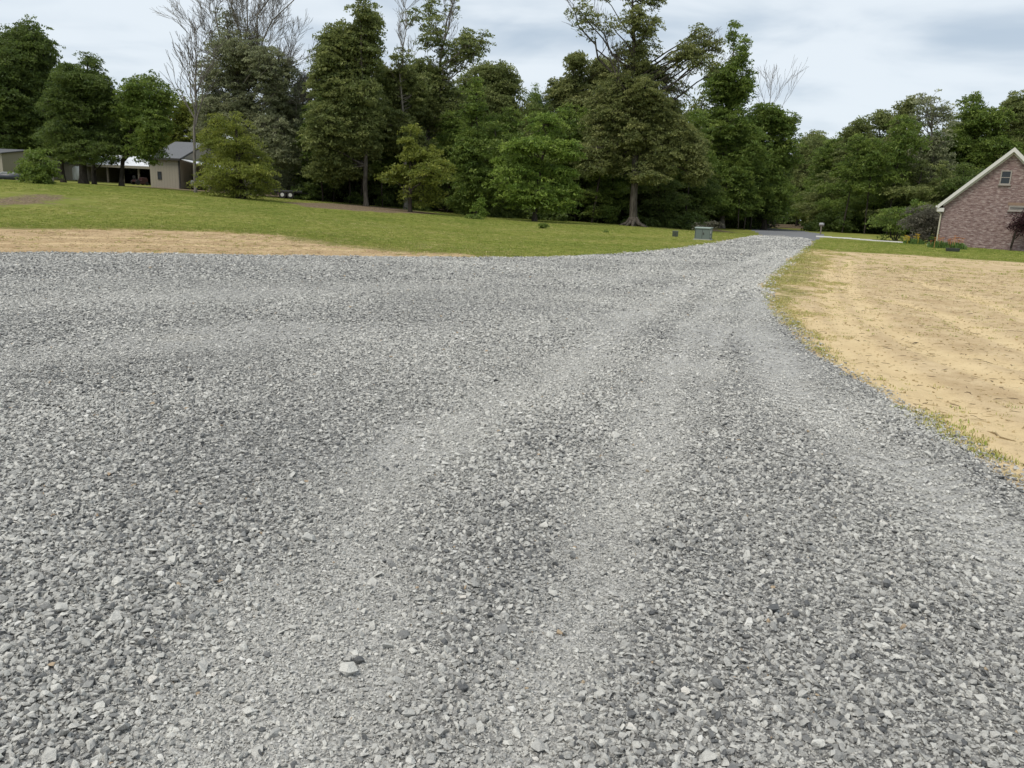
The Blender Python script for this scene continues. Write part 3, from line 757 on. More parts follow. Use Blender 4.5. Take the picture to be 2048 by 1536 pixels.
px_tree('maple_tree', 'light green layered maple with low spreading boughs at the lawn edge', 1070, 69, [(1090, 250, 32, 20), (1050, 280, 44, 26), (1112, 295, 36, 26), (1070, 330, 66, 26), (1028, 352, 36, 22), (1118, 360, 34, 26), (1060, 390, 52, 22), (1100, 405, 44, 16), (1005, 320, 16, 8), (1142, 290, 14, 8), (1148, 385, 14, 8), (1100, 236, 12, 10)], .2, 'bright', 'dark', leaf=.16, flat=.5, droop=.3)
px_tree('pine_tree', 'broader distant green pine showing far off left of the tallest oak', 1072, 112, [(1072, 186, 7, 14), (1070, 208, 18, 20), (1075, 240, 24, 26)], .25, 'mid', 'grey', leaf=.24, R=.8, narrow=.25)
px_tree('pine_tree', 'thin dark spire of a pine just left of the tallest oak', 1098, 104, [(1098, 190, 5, 12), (1097, 215, 14, 22), (1100, 250, 22, 30)], .22, 'pine', 'grey', leaf=.22, R=.7, narrow=.2)
px_tree('broad_oak', 'brownish olive tree with a two domed top left of the tallest oak', 1150, 90, [(1150, 130, 24, 24), (1138, 178, 32, 42), (1202, 148, 30, 36), (1172, 215, 46, 42), (1138, 258, 34, 36), (1200, 260, 40, 40), (1130, 315, 36, 36), (1185, 335, 40, 34), (1240, 190, 28, 40)], .3, 'brown', 'grey', leaf=.2, R=.75)
def oak_roots(mb, base, axis, r0):
    for a in np.linspace(0, 6.28, 9)[:-1]:
        d = Vector((math.cos(a + random.uniform(-.2, .2)), math.sin(a), 0))
        x, y = base.x + d.x * 1.5, base.y + d.y * 1.5
        mb.tube([d * .2 + Vector((0, 0, .75)), d * .62 + Vector((0, 0, .25)), d * 1.1 + Vector((0, 0, .08)), d * 1.6 + Vector((0, 0, -.1))], [.26, .2, .13, .06], 6)
    for (px, py) in ((1150, 25), (1190, 70), (1400, 110), (1420, 150)):
        q = P(px, py, 76) - base; t = .5 if px < 1250 else .42
        w = wiggle(axis(t), q, 6, .035); rr_ = [.13 * (1 - .85 * i / 6) + .02 for i in range(7)]; mb.tube(w, rr_, 6, cap=False)
        for i in range(2, 7): bare_branch(mb, w[i], ((w[i] - w[i - 1]).normalized() + Vector((random.gauss(0, .5), random.gauss(0, .5), .3))).normalized(), random.uniform(1.5, 2.6), rr_[i] * .6, 2, .5, .2, .014)
px_tree('oak_tree', 'tallest oak with stout trunk, surface roots and brownish foliage by the lawn', 1268, 76, [(1250, -18, 32, 26, 0.44), (1300, -8, 24, 26, 0.44), (1200, -12, 30, 20, 0.33), (1158, 20, 22, 16, 0.36), (1185, 45, 30, 16, 0.36), (1222, 48, 24, 15, 0.28), (1282, 42, 28, 34, 0.5), (1270, 105, 30, 32, 0.55), (1302, 72, 20, 30, 0.5), (1318, 150, 34, 28, 0.44), (1368, 108, 34, 22, 0.44), (1395, 82, 38, 24, 0.47), (1400, 125, 34, 18, 0.39), (1340, 180, 36, 20, 0.6), (1288, 190, 38, 40, 0.68), (1230, 228, 48, 44, 0.75), (1205, 285, 42, 44, 1.0), (1285, 268, 50, 44, 1.0), (1358, 262, 40, 38, 1.0), (1382, 298, 26, 38, 1.0), (1330, 318, 48, 34, 1.0), (1228, 330, 30, 22, 1.0), (1290, 230, 40, 40, 1.0), (1255, 150, 26, 36, 0.55), (1180, 330, 26, 20, 1.0), (1390, 340, 26, 24, 1.0), (1250, 200, 34, 30, 0.75), (1330, 215, 34, 26, 0.75), (1300, 345, 40, 18, 1.0), (1160, 300, 26, 26, 1.0), (1275, 140, 30, 30, 0.55)], .37, 'brown', 'grey', leaf=.16, extra=oak_roots, twig=.5, sides=12, flare=1.15, tmin=.36)
px_tree('poplar_tree', 'tall fresh green tree with two leafy spires right of the tallest oak', 1447, 95, [(1466, 66, 8, 22), (1488, 96, 8, 22), (1476, 120, 14, 22, .8), (1496, 140, 9, 14), (1462, 140, 17, 28, .8), (1428, 150, 18, 26, .7), (1410, 120, 12, 12, .6), (1480, 175, 18, 22, .8), (1456, 185, 38, 36), (1438, 245, 44, 46), (1462, 305, 44, 46), (1452, 362, 48, 42), (1470, 410, 40, 30)], .32, 'mid', 'pale', leaf=.2, R=.75)
px_tree('maple_tree', 'dense deep green tree overhanging the left side of the far road', 1532, 98, [(1530, 228, 34, 24), (1560, 252, 30, 26), (1588, 244, 12, 11), (1508, 268, 34, 40), (1552, 306, 40, 40), (1520, 355, 42, 42), (1546, 398, 40, 34)], .32, 'mid', 'dark', leaf=.2, R=.75)
bare_tree('dead_tree', 'bare twiggy treetop above the dense green tree by the far road', 1540, 108, 148, .17, 2, .5, n0=6, t0=.66, len_k=.6)
# --- across the road and behind the brick house
for args in (
    ('maple_tree', 'low olive tree at the far end of the road', 1622, 140, [(1628, 290, 24, 24), (1618, 335, 30, 44), (1630, 385, 30, 35)], .3, 'olive'),
    ('maple_tree', 'dark green tree on the right side of the far road', 1668, 122, [(1662, 300, 34, 34), (1682, 345, 42, 48), (1655, 375, 34, 36), (1670, 415, 42, 28)], .3, 'mid'),
    ('hickory_tree', 'tall greyish tree third along the wood right of the road', 1716, 116, [(1712, 258, 24, 22), (1722, 308, 38, 46), (1732, 375, 44, 46), (1705, 410, 38, 28)], .3, 'olive'),
    ('broad_oak', 'ragged olive tree midway along the wood right of the road', 1768, 112, [(1772, 248, 30, 22), (1760, 298, 34, 44), (1782, 355, 44, 44), (1765, 405, 46, 30)], .3, 'olive'),
    ('hickory_tree', 'tall brownish narrow tree left of the pale see-through treetop', 1812, 104, [(1814, 225, 16, 34), (1802, 285, 34, 46), (1820, 350, 40, 46), (1800, 405, 44, 30)], .3, 'brown'),
    ('broad_oak', 'wide crowned green tree between the pale see-through treetop and the brick house ridge', 1952, 100, [(1945, 202, 20, 13), (1960, 235, 40, 30), (1926, 275, 42, 40), (1978, 292, 44, 38), (1930, 345, 50, 44), (1900, 400, 50, 40)], .32, 'mid'),
    ('broad_oak', 'olive tree at the right edge above the brick house roof', 2032, 100, [(2030, 212, 28, 18), (2055, 245, 44, 44), (2012, 290, 38, 46), (2090, 280, 50, 60), (2030, 350, 60, 50)], .32, 'olive')):
    px_tree(*args, leaf=.2, R=.8)
px_tree('sycamore_tree', 'pale sparse see-through treetop above the wood left of the brick house', 1862, 98, [(1858, 205, 30, 22, .2), (1878, 235, 32, 30, .2), (1838, 240, 24, 32, .2), (1862, 285, 36, 34, .28), (1870, 350, 44, 44), (1850, 405, 48, 34)], .28, 'pale', 'pale', leaf=.2, R=.7, leaves=18, twig=.8)

# --- rows of similar trees deeper in the wood
SKY = [(-200, 95), (0, 95), (100, 105), (112, 135), (225, 150), (240, 190), (330, 195), (345, 240), (420, 250), (590, 275), (612, 290), (628, 190), (760, 180), (900, 215), (1040, 225), (1110, 225), (1130, 200), (1400, 230), (1500, 270), (1590, 300), (1600, 278), (1650, 272), (1700, 275), (1800, 260), (2048, 245), (2300, 240)]
_sx = [s[0] for s in SKY]; _sy = [s[1] for s in SKY]
def unit_lobes(kind, H):
    L = []
    n = 9
    for i in range(n):
        t = (i + .5) / n
        w = H * (.10 + .17 * math.sin(math.pi * min(1, t * 1.05)) ** .8) * random.uniform(.75, 1.2)
        a = random.uniform(0, 6.28); o = w * .55
        L.append(((math.cos(a) * o, math.sin(a) * o, H * (.20 + .76 * t)), (w * .85, w * .85, H * .095), 1.0))
    return L
BACK = []
for i, (lm, lf) in enumerate((('dark', .24), ('mid', .24), ('olive', .24), ('dark', .26), ('mid', .22), ('yellow', .24))):
    Hh = 20
    e = build_tree('woodland_tree', 'leafy tree among the shaded rows of the wood behind the front trees', (0, 0, 0), unit_lobes(lm, Hh), .28, lm, 'dark', leaf=lf, R=.85, leaves=24, k=.95, group='trees of the wood behind the front trees', twig=.1)
    BACK.append(e)
used = set()
def back_tree(px, D, py_top, i):
    b = stand(px, D); t = P(px, py_top, D)
    src = BACK[i % len(BACK)]
    o = src if i % len(BACK) not in used else copy_tree(src)
    used.add(i % len(BACK))
    h = (t.z - b.z) / 20.0
    o.location = b; o.scale = (h * random.uniform(.9, 1.25),) * 2 + (h,); o.rotation_euler = (0, 0, random.uniform(0, 6.28))
    return o
ii = 0
for D, step_ in ((104, 74), (122, 66), (145, 58), (170, 50)):
    px = -160 + random.uniform(0, 40)
    while px < 2230:
        skip = (1556 < px < 1614 and D < 130) or (D < 110 and px < 420 and px > 120) or (D < 110 and px > 1600)
        if not skip:
            top = np.interp(px, _sx, _sy) + random.uniform(0, 55) + (10 if D > 140 else 0)
            back_tree(px, D + random.uniform(-6, 6), top, ii); ii += 1
        px += step_ * random.uniform(.7, 1.3)

# --- low leafy trees filling the space under the tall crowns
def under_lobes(H):
    L = []
    for i in range(8):
        t = (i + .6) / 8
        w = H * (.30 * math.sin(math.pi * min(1, .22 + t * .75)) + .04) * random.uniform(.8, 1.15)
        a = i * 2.4 + random.uniform(-.5, .5); o = w * .6
        L.append(((math.cos(a) * o, math.sin(a) * o, H * (.10 + .84 * t)), (w * .8, w * .8, H * .085), 1.0))
    return L
UNDER = [build_tree('understory_tree', 'low leafy tree in the shade under the tall crowns at the wood edge', (0, 0, 0), under_lobes(8.0), .1, lm, 'dark', leaf=.16, R=.6, leaves=24, k=.9, group='low leafy trees under the tall crowns', twig=.15, narrow=.36) for lm in ('mid', 'dark', 'mid', 'olive')]
_n0 = len(UNDER)
for k_, (px, D, h) in enumerate([(625, 84, 9), (655, 82, 8), (690, 86, 10), (712, 84, 7), (752, 84, 9), (770, 87, 11), (795, 82, 8), (835, 86, 9), (912, 82, 8), (935, 88, 10), (968, 84, 7), (1000, 80, 9), (1020, 88, 11), (1120, 84, 10), (1150, 82, 8), (1175, 88, 11), (1195, 82, 7), (1215, 90, 11), (1245, 92, 9), (1295, 88, 8), (1318, 84, 7), (1340, 92, 11), (1365, 90, 9), (1395, 88, 8), (1420, 96, 10), (1475, 100, 9), (1505, 104, 10), (1630, 130, 10), (1650, 112, 9), (1690, 106, 9), (1712, 104, 7), (1745, 102, 9), (1790, 100, 8), (1830, 96, 9), (1880, 92, 9), (1925, 90, 9), (640, 95, 14), (720, 97, 15), (790, 96, 15), (1040, 97, 14), (1110, 95, 14), (1230, 98, 15), (1310, 98, 15), (1390, 99, 15)]):
    o = UNDER[k_] if k_ < _n0 else copy_tree(UNDER[random.randrange(_n0)])
    s = h / 8.0 * random.uniform(.9, 1.1); w = random.uniform(.95, 1.3) * min(s, 1.35)
    o.location = stand(px, D); o.scale = (w, w, s); o.rotation_euler = (0, 0, random.uniform(0, 6.28))

# --- the wood beyond, too deep to tell one tree from another
def far_wood():
    lob = []
    px = -260
    while px < 2350:
        for D in (196, 222):
            b = stand(px, D); top = P(px, np.interp(px, _sx, _sy) + random.uniform(30, 70), D).z
            z = b.z + 1.5
            while z < top:
                lob.append(((b.x + random.gauss(0, 1.5), b.y + random.gauss(0, 3), z), (4.5, 3.5, 3.2), .55)); z += 4.2
        px += 38
    C, v, c, _ = sprays(lob, 1.5, 16, .8)
    o = link_mesh('far_wood', leaf_mesh('far_wood', C, .5 * RNG.uniform(.6, 1.2, len(C)), v, c), LEAF['dark'])
    tag(o, 'deep dark wood closing the view behind all the trees', 'wood', kind='stuff')
far_wood()

# --- thin trunks and saplings standing inside the wood edge
SAP = None
for k_, (px, D) in enumerate(((646, 76), (668, 80), (700, 78), (722, 79), (748, 82), (765, 78), (895, 80), (915, 86), (985, 84), (1012, 82), (1100, 80), (1130, 84), (1160, 82), (1185, 80), (1222, 84), (1245, 88), (1300, 88), (1326, 84), (1372, 86), (1392, 90), (1480, 92), (1492, 93), (1505, 96), (1690, 98), (1735, 96), (1780, 96))):
    b = stand(px, D)
    if SAP is None:
        Hh = 9.0
        SAP = build_tree('sapling', 'slim young trunk inside the shaded edge of the wood', (0, 0, 0), [((.1, 0, 8.6), (1.2, 1.2, .9), .9), ((-.6, .3, 7.2), (1.5, 1.5, .8), .9), ((.7, -.3, 6.0), (1.5, 1.5, .7), .9), ((0, .4, 4.6), (1.3, 1.3, .6), .6)], .07, 'mid', 'dark', leaf=.17, group='slim young trunks at the wood edge', twig=.2, flare=1.1, sides=6)
        o = SAP
    else: o = copy_tree(SAP)
    s = random.uniform(.8, 1.35)
    o.location = b; o.scale = (s, s, s * random.uniform(.9, 1.2)); o.rotation_euler = (random.gauss(0, .03), random.gauss(0, .03), random.uniform(0, 6.28))

# --- undergrowth along the foot of the wood: one mass
def undergrowth():
    lob = []
    for _ in range(330):
        px = random.uniform(585, 1515) if random.random() < .72 else random.uniform(1600, 1860)
        D = random.choice((79, 84, 90, 97, 106, 118)) + random.uniform(-3, 3)
        if px > 1600: D = random.uniform(98, 125)
        if 866 < px < 902 and D < 112: continue
        if 1545 < px < 1625: continue
        if px > 1400 and px < 1600: D = random.uniform(98, 112)
        b = stand(px, D); r = random.uniform(.5, 1.3)
        h = random.uniform(.4, 1.5) * (1.4 if D > 95 else 1)
        lob.append(((b.x, b.y, b.z + h * .6), (r, r, h * .7), .8))
    C, v, c, _ = sprays(lob, .55, 20, 1.0)
    o = link_mesh('undergrowth', leaf_mesh('undergrowth', C, .17 * RNG.uniform(.6, 1.2, len(C)), v, c * .8), LEAF['dark'])
    tag(o, 'dark tangled undergrowth along the foot of the wood', 'undergrowth', kind='stuff')
undergrowth()

# ------------------------------------------------------------------ shrubs and small plants
def shrub(name, label, base, lobes, lmat, leaf=.1, R=.32, leaves=22, stems=6, cat='bush', bmat='dark', twig=.25, k=1.2, narrow=.42):
    base = Vector(base)
    e = empty(name, base, label, cat)
    C, v, c, An = sprays(lobes, R, leaves, k)
    link_mesh('foliage', leaf_mesh('foliage', C - np.array(base), leaf * RNG.uniform(.6, 1.25, len(C)), v, c, narrow), LEAF[lmat], e)
    mb = MB()
    for (ce, rr, dn), (A, _) in zip(lobes, An):
        q = Vector(ce) - base
        mb.tube(wiggle(Vector((q.x * .06, q.y * .06, -.1)), q, 4, .05), [.05, .045, .035, .025, .018], 5, cap=False)
        for a in A:
            if random.random() < twig: mb.tube(wiggle(q, Vector(a) - base, 2, .05), [.018, .012, .008], 3, cap=False)
    mb.build('stems', BARK[bmat], e, smooth=True)
    return e
b = hit(76, 367)
shrub('round_bush', 'lone round green bush on the grassy mound at the far left', b, px_lobes(b.y, [(75, 328, 26, 22), (60, 340, 20, 18), (95, 338, 18, 20), (50, 352, 12, 10), (80, 350, 28, 14), (70, 310, 16, 10)], dj=.5), 'mid', leaf=.11, k=.9)
b = hit(952, 437)
shrub('young_maple', 'knee high leafy sapling growing out on the open lawn', b, px_lobes(b.y, [(961, 402, 6, 10), (955, 415, 9, 9), (962, 424, 8, 9)], dj=.2) , 'bright', leaf=.09, R=.3)
b = hit(948, 438)
shrub('sprout_clump', 'low green sprouts at the foot of the lawn sapling', b, px_lobes(b.y, [(942, 433, 8, 5), (956, 434, 8, 5)], dj=.2), 'mid', leaf=.09, R=.28)
b = hit(1086, 457)
shrub('sprout_clump', 'small green tuft with a bare stick in the lawn before the maple', b, px_lobes(b.y, [(1083, 453, 5, 4), (1090, 451, 4, 5)], dj=.1), 'mid', leaf=.08, R=.22)
b = hit(1212, 465)
shrub('sprout_clump', 'tiny weed tuft in the lawn left of the oak roots', b, px_lobes(b.y, [(1212, 462, 3, 3)], dj=.1), 'mid', leaf=.07, R=.18)
b = hit(1415, 464)
shrub('reddish_shrub', 'reddish twiggy shrub behind the green utility cabinet', b, px_lobes(b.y, [(1400, 452, 12, 8, .6), (1416, 448, 12, 9, .5), (1432, 450, 9, 8, .5)], dj=.5), 'heath', leaf=.1, R=.4, twig=.8)
b = hit(1540, 461)
for lab, lob, lm in (('grey green shrub beside the far road under the dense green tree', [(1515, 442, 16, 12, .8), (1532, 436, 16, 16, .7), (1524, 452, 20, 8)], 'heath'), ('dark shrub at the bend on the far side of the road', [(1640, 448, 14, 14), (1655, 440, 12, 14)], 'mid')):
    b = stand(lob[0][0], 112)
    shrub('roadside_shrub', lab, b, px_lobes(112, lob, dj=.8), lm, leaf=.16, R=.55)

# small trees and beds beside the brick house
b = stand(1800, 72)
shrub('dogwood_tree', 'small green tree with flat layered boughs left of the brick house', b, px_lobes(72, [(1770, 440, 26, 10), (1800, 425, 32, 9), (1790, 452, 34, 9), (1835, 412, 20, 8), (1818, 438, 24, 12), (1780, 470, 20, 8, .6)], dj=1), 'mid', leaf=.12, k=.75, R=.45, cat='tree')
b = stand(1848, 64)
shrub('crape_myrtle', 'grey leaved rounded shrub tree by the brick house downspout', b, px_lobes(64, [(1848, 432, 30, 18), (1830, 445, 20, 14), (1866, 440, 16, 18), (1850, 455, 26, 10)], dj=.8), 'heath', leaf=.1, R=.4, twig=.6, cat='tree')
b = stand(1852, 63)
shrub('rust_shrub', 'low rusty brown hedge of dry stems below the grey shrub', b, px_lobes(63, [(1830, 474, 12, 7), (1850, 474, 14, 7), (1868, 474, 8, 7)], dj=.3), 'heath', leaf=.09, R=.3, twig=.7)

def flower_clump(name, label, px0, px1, py, D, h, petal, n_fl, lmat_blade):
    c = stand((px0 + px1) / 2, D); w = (px1 - px0) / F0 * D
    e = empty(name, c, label, 'flowers')
    V, F = [], []
    for _ in range(int(420 * w)):
        x, y = random.uniform(-w / 2, w / 2), random.uniform(-.5, .5)
        if (x / (w / 2)) ** 2 + (y / .5) ** 2 > 1: continue
        z0 = gz(c.x + x, c.y + y) - c.z
        a = random.uniform(0, 6.28); L = h * random.uniform(.55, 1.05) * (1 - .45 * (x / (w / 2)) ** 2); lean = random.uniform(.15, .6); wd = .016
        d = Vector((math.cos(a), math.sin(a), 0)); s = Vector((-d.y, d.x, 0)) * wd
        p0 = Vector((x, y, z0 - .03)); p1 = p0 + d * L * lean * .4 + Vector((0, 0, L * .62)); p2 = p0 + d * L * lean + Vector((0, 0, L * (.85 - lean * .35)))
        k_ = len(V); V += [tuple(p0 - s), tuple(p0 + s), tuple(p1 + s), tuple(p1 - s), tuple(p2)]
        F += [(k_, k_ + 1, k_ + 2, k_ + 3), (k_ + 3, k_ + 2, k_ + 4)]
    me = bpy.data.meshes.new('foliage'); me.from_pydata(V, [], F); me.update()
    link_mesh('foliage', me, lmat_blade, e)
    for i in range(n_fl):
        x, y = random.uniform(-w / 2, w / 2) * .9, random.uniform(-.4, .4)
        z = gz(c.x + x, c.y + y) - c.z
        hh = h * random.uniform(.75, 1.2) * (1 - .4 * (x / (w / 2)) ** 2)
        mb = MB()
        for q in range(6):
            a = q * 1.047 + i; d = Vector((math.cos(a), math.sin(a), 0)); s = Vector((-d.y, d.x, 0)) * .03; o = Vector((x, y, z + hh))
            k_ = len(mb.v); mb.v += [tuple(o), tuple(o + d * .06 + s + Vector((0, 0, .035))), tuple(o + d * .11 + Vector((0, 0, .02))), tuple(o + d * .06 - s + Vector((0, 0, .035)))]
            mb.f.append((k_, k_ + 1, k_ + 2, k_ + 3))
        mb.tube([(x, y, z), (x, y, z + hh * .5), (x, y, z + hh)], [.008, .006, .012], 3)
        mb.build('blossom', petal, e)
    return e
m_blade = plain('daylily_leaf', (.11, .19, .045), .6, .3, 0, .45, 5)
m_orange = plain('orange_petal', (.60, .25, .09), .6, .3, 0, .2, 4); m_yellow = plain('yellow_petal', (.72, .50, .035), .6, .3, 0, .15, 4)
flower_clump('daylily_clump', 'clump of orange daylilies in front of the brick house corner', 1868, 1912, 495, 51, .72, m_orange, 14, m_blade)
flower_clump('daylily_clump', 'second clump of orange daylilies to the right of the grey trough', 1908, 1944, 497, 50.5, .70, m_orange, 16, m_blade)
flower_clump('yellow_flowers', 'yellow flowering bed left of the brick house downspout', 1816, 1858, 487, 57, .62, m_yellow, 18, m_blade)
c = hit(1905, 503); e = empty('planter_trough', c, 'low grey trough between the two orange daylily clumps', 'planter')
MB().box(-.34, -.13, 0, .34, .13, .20, -.03).build('basin', plain('trough_stone', (.05, .058, .05), .8), e, .02); MB().box(-.33, -.12, .18, .33, .12, .205).build('soil', plain('potting_soil', (.04, .03, .02), .9), e)
c = hit(1862, 490); e = empty('garden_pot', c, 'black garden pot at the foot of the brick house downspout', 'pot')
mb = MB(); mb.tube([(0, 0, 0), (0, 0, .32), (0, 0, .36), (0, 0, .40)], [.15, .22, .25, .25], 14); mb.build('pot_body', plain('black_plastic', (.012, .012, .013), .5), e)
C_, v_, c_, _ = sprays([((0, 0, .52), (.22, .22, .18), 1)], .16, 18)
link_mesh('foliage', leaf_mesh('foliage', C_, .05 * RNG.uniform(.6, 1.2, len(C_)), v_, c_), LEAF['dark'], e)
c = hit(1860, 492); mb = MB(); mb.ball((0, 0, .07), .24, .16, .10); o = mb.build('splash_stone', plain('pale_stone', (.6, .59, .55), .8), None, smooth=True); o.location = c; tag(o, 'small white stone lying on the grass by the black pot', 'stone')
# burgundy tree at the right edge
b = stand(2036, 52.5)
build_tree('plum_tree', 'small burgundy leaved tree in front of the brick house wall', b, px_lobes(52.5, [(2040, 437, 14, 15), (2036, 452, 12, 12), (2052, 445, 16, 18), (2044, 464, 8, 8, .6)], dj=.2), .06, 'plum', 'dark', leaf=.07, R=.3, leaves=26, flare=1.2, twig=.3)

# heron shaped metal garden stake
c = hit(1970, 494); e = empty('garden_ornament', c, 'dark metal bird ornament standing on the grass by the brick wall', 'garden ornament')
m_iron = plain('dark_iron', (.03, .03, .03), .55, .4, .3)
MB().tube([(-.05, 0, 0), (-.03, 0, .22), (0, 0, .45)], .014, 6).build('leg', m_iron, e); MB().tube([(.09, .02, 0), (.06, .01, .22), (.04, 0, .45)], .014, 6).build('leg', m_iron, e)
mb = MB(); mb.tube([(-.16, 0, .36), (-.06, 0, .44), (.04, 0, .52), (.12, 0, .58)], [.02, .08, .09, .04], 8); mb.build('bird_body', m_iron, e, smooth=True)
mb = MB(); mb.tube([(.10, 0, .57), (.17, 0, .68), (.12, 0, .78), (.16, 0, .86), (.22, 0, .88)], [.035, .025, .022, .035, .02], 7); mb.tube([(.21, 0, .88), (.38, 0, .83)], [.016, .004], 6); mb.build('neck', m_iron, e, smooth=True)

# ------------------------------------------------------------------ brick house
def brick_mat():
    m, t, out = material('pink_brick')
    oc = t.objco(); s = t.n('ShaderNodeSeparateXYZ'); t.set(s.inputs[0], oc)
    cb = t.n('ShaderNodeCombineXYZ'); t.set(cb.inputs[0], t.math('ADD', s.outputs[0], s.outputs[1])); t.set(cb.inputs[1], s.outputs[2])
    def bt(c1, c2, mo, bias=0.0):
        b_ = t.n('ShaderNodeTexBrick'); t.set(b_.inputs['Vector'], cb.outputs[0])
        t.set(b_.inputs['Color1'], c1); t.set(b_.inputs['Color2'], c2); t.set(b_.inputs['Mortar'], mo)
        b_.inputs['Scale'].default_value = 1; b_.inputs['Brick Width'].default_value = .21; b_.inputs['Row Height'].default_value = .075; b_.inputs['Mortar Size'].default_value = .008
        b_.inputs['Bias'].default_value = bias
        return b_
    b1 = bt((.185, .105, .100), (.39, .275, .255), (.35, .30, .28))
    white = bt((0, 0, 0), (1, 1, 1), (0, 0, 0), -.35); 
    pat = t.noise(cb.outputs[0], .9, 5, .65)
    sc_ = t.n('ShaderNodeSeparateColor'); t.set(sc_.inputs[0], white.outputs[0])
    f = t.math('MULTIPLY', t.step(sc_.outputs[0], .5, .9), t.step(pat, .38, .60))
    col = t.mix(t.math('MULTIPLY', f, .75), b1.outputs[0], (.60, .53, .50))
    fl = t.noise(t.scale(cb.outputs[0], (3.6, 10.5, 1)), 1.0, 2, .6)
    col = t.mix(t.math('MULTIPLY', t.step(fl, .54, .66), .6), col, (.60, .52, .49)); col = t.mix(t.math('MULTIPLY', t.step(fl, .46, .36), .6), col, (.10, .055, .055))
    col = t.mix(.2, col, (.06, .05, .05))
    n = t.noise(oc, 14, 4, .7)
    col = t.mix(t.step(n, .35, .75), t.mix(.25, col, (.12, .075, .07)), col)
    principled(t, out, col, .9, .15, 0, t.bump(b1.outputs['Fac'], -.15, .004))
    return m
def shingle_mat():
    m, t, out = material('roof_shingle')
    oc = t.objco(); n = t.noise(t.scale(oc, (2, 8, 8)), 2.5, 4, .6)
    principled(t, out, t.mix(n, (.05, .045, .042), (.13, .12, .112)), .9, .1)
    return m
m_brick = brick_mat(); m_shingle = shingle_mat()
m_trim = plain('cream_trim', (.60, .585, .55), .55, .3, 0, .06, 1.5); m_glass = plain('dark_glass', (.012, .016, .018), .12, .6, 0, .3, .8)
m_wtrim = plain('taupe_trim', (.30, .27, .24), .6, .3, 0, .08)
m_down = plain('downspout_tan', (.50, .46, .36), .5, .3, 0, .08)
PHI = math.radians(34)
cor = stand(1875, 56.0, 486); hz = cor.z - .05
def house_uv(px, py):
    """point of the gable plane seen at a pixel -> (distance along the wall, height)"""
    d = ray(px, py); wd = Vector((math.cos(PHI), -math.sin(PHI), 0)); nn_ = Vector((math.sin(PHI), math.cos(PHI), 0))
    o = Vector((0, 0, CAMZ)); t = (Vector((cor.x, cor.y, 0)) - o).dot(nn_) / d.dot(nn_)
    p = o + d * t
    return (p - Vector((cor.x, cor.y, 0))).dot(wd), p.z - hz
eu, ez = house_uv(1886, 407); ru, rz_ = house_uv(2029, 302)
HW, EH, RH = 2 * ru, ez, rz_
house = empty('brick_house', (cor.x, cor.y, hz), 'pink brick house with a steep gable and cream trim at the right edge', 'house', -PHI)
DEP = 13.0
MB().prism([(0, -1.0), (HW, -1.0), (HW, EH), (HW / 2, RH), (0, EH)], 'y', 0, DEP).build('wall', m_brick, house)
sl = (RH - EH) / (HW / 2); ov = .32; th = .16; yo = .30
rf = MB()
for sgn in (-1, 1):
    xe = HW / 2 + sgn * (HW / 2 + ov); ze = EH - ov * sl
    prof = [(HW / 2, RH + .05), (xe, ze + .05), (xe, ze + .05 + th), (HW / 2, RH + .05 + th)]
    rf.prism(prof, 'y', -yo + .02, DEP + yo)
rf.build('roof', m_shingle, house)
for sgn in (-1, 1):
    xe = HW / 2 + sgn * (HW / 2 + ov); ze = EH - ov * sl
    MB().prism([(HW / 2, RH - .07), (xe, ze - .07), (xe, ze + .215), (HW / 2, RH + .22)], 'y', -yo - .03, -yo + .018).build('rake_board', m_trim, house)
    MB().prism([(HW / 2, RH - .02), (xe, ze - .02), (xe, ze + .045), (HW / 2, RH + .045)], 'y', -yo + .02, -.01).build('soffit', m_trim, house)
    MB().prism([(HW / 2, RH - .22), (HW / 2 + sgn * HW / 2, EH - .20), (HW / 2 + sgn * HW / 2, EH - .05), (HW / 2, RH - .04)], 'y', -.045, -.004).build('frieze_board', m_trim, house)
MB().box(-ov - .13, -yo - .03, EH - ov * sl + .02, -ov - .005, DEP, EH - ov * sl + .15).build('gutter', m_trim, house, .02)
MB().box(-ov - .02, -yo + .02, EH - ov * sl - .26, .10, -.02, EH - ov * sl + .0).build('eave_return', m_trim, house, .01)
mb = MB(); mb.tube([(-ov - .06, -.16, EH - ov * sl + .02), (-ov - .04, -.14, EH - .50), (-.07, -.08, EH - .72), (-.07, -.08, .12), (-.10, -.28, .04)], .05, 8); mb.build('downspout', m_down, house, smooth=False)
def window(x0, z0, x1, z1, hbars=(), vbars=()):
    fr = MB(); w = .07
    fr.box(x0, -.05, z0, x0 + w, -.003, z1).box(x1 - w, -.05, z0, x1, -.003, z1).box(x0 + w, -.05, z1 - w, x1 - w, -.003, z1).box(x0 + w, -.05, z0, x1 - w, -.003, z0 + w)
    for h in hbars:
        z = z0 + (z1 - z0) * h; fr.box(x0 + w, -.042, z - .02, x1 - w, -.006, z + .02)
    for h in vbars:
        x = x0 + (x1 - x0) * h; fr.box(x - .012, -.036, z0 + w, x + .012, -.008, z1 - w)
    o = fr.build('window', m_wtrim, house)
    MB().box(x0 + w, -.02, z0 + w, x1 - w, -.002, z1 - w).build('pane', m_glass, o)
    MB().box(x0 - .06, -.10, z0 - .07, x1 + .06, -.004, z0 - .002).build('sill', m_wtrim, o)
    return o
a0 = house_uv(1998, 369); a1 = house_uv(2025, 341)
window(a0[0], a0[1], a1[0], a1[1], (.5,))
b0 = house_uv(2017, 421); b1_ = house_uv(2019, 411)
window(b0[0], b0[1], b0[0] + 2.2, b1_[1], (.36, .68), (.5,))
MB().box(b0[0] - .1, -.02, b1_[1] + .01, b0[0] + 2.3, -.003, b1_[1] + .2).build('lintel', plain('soldier_brick', (.24, .165, .12), .9), house)

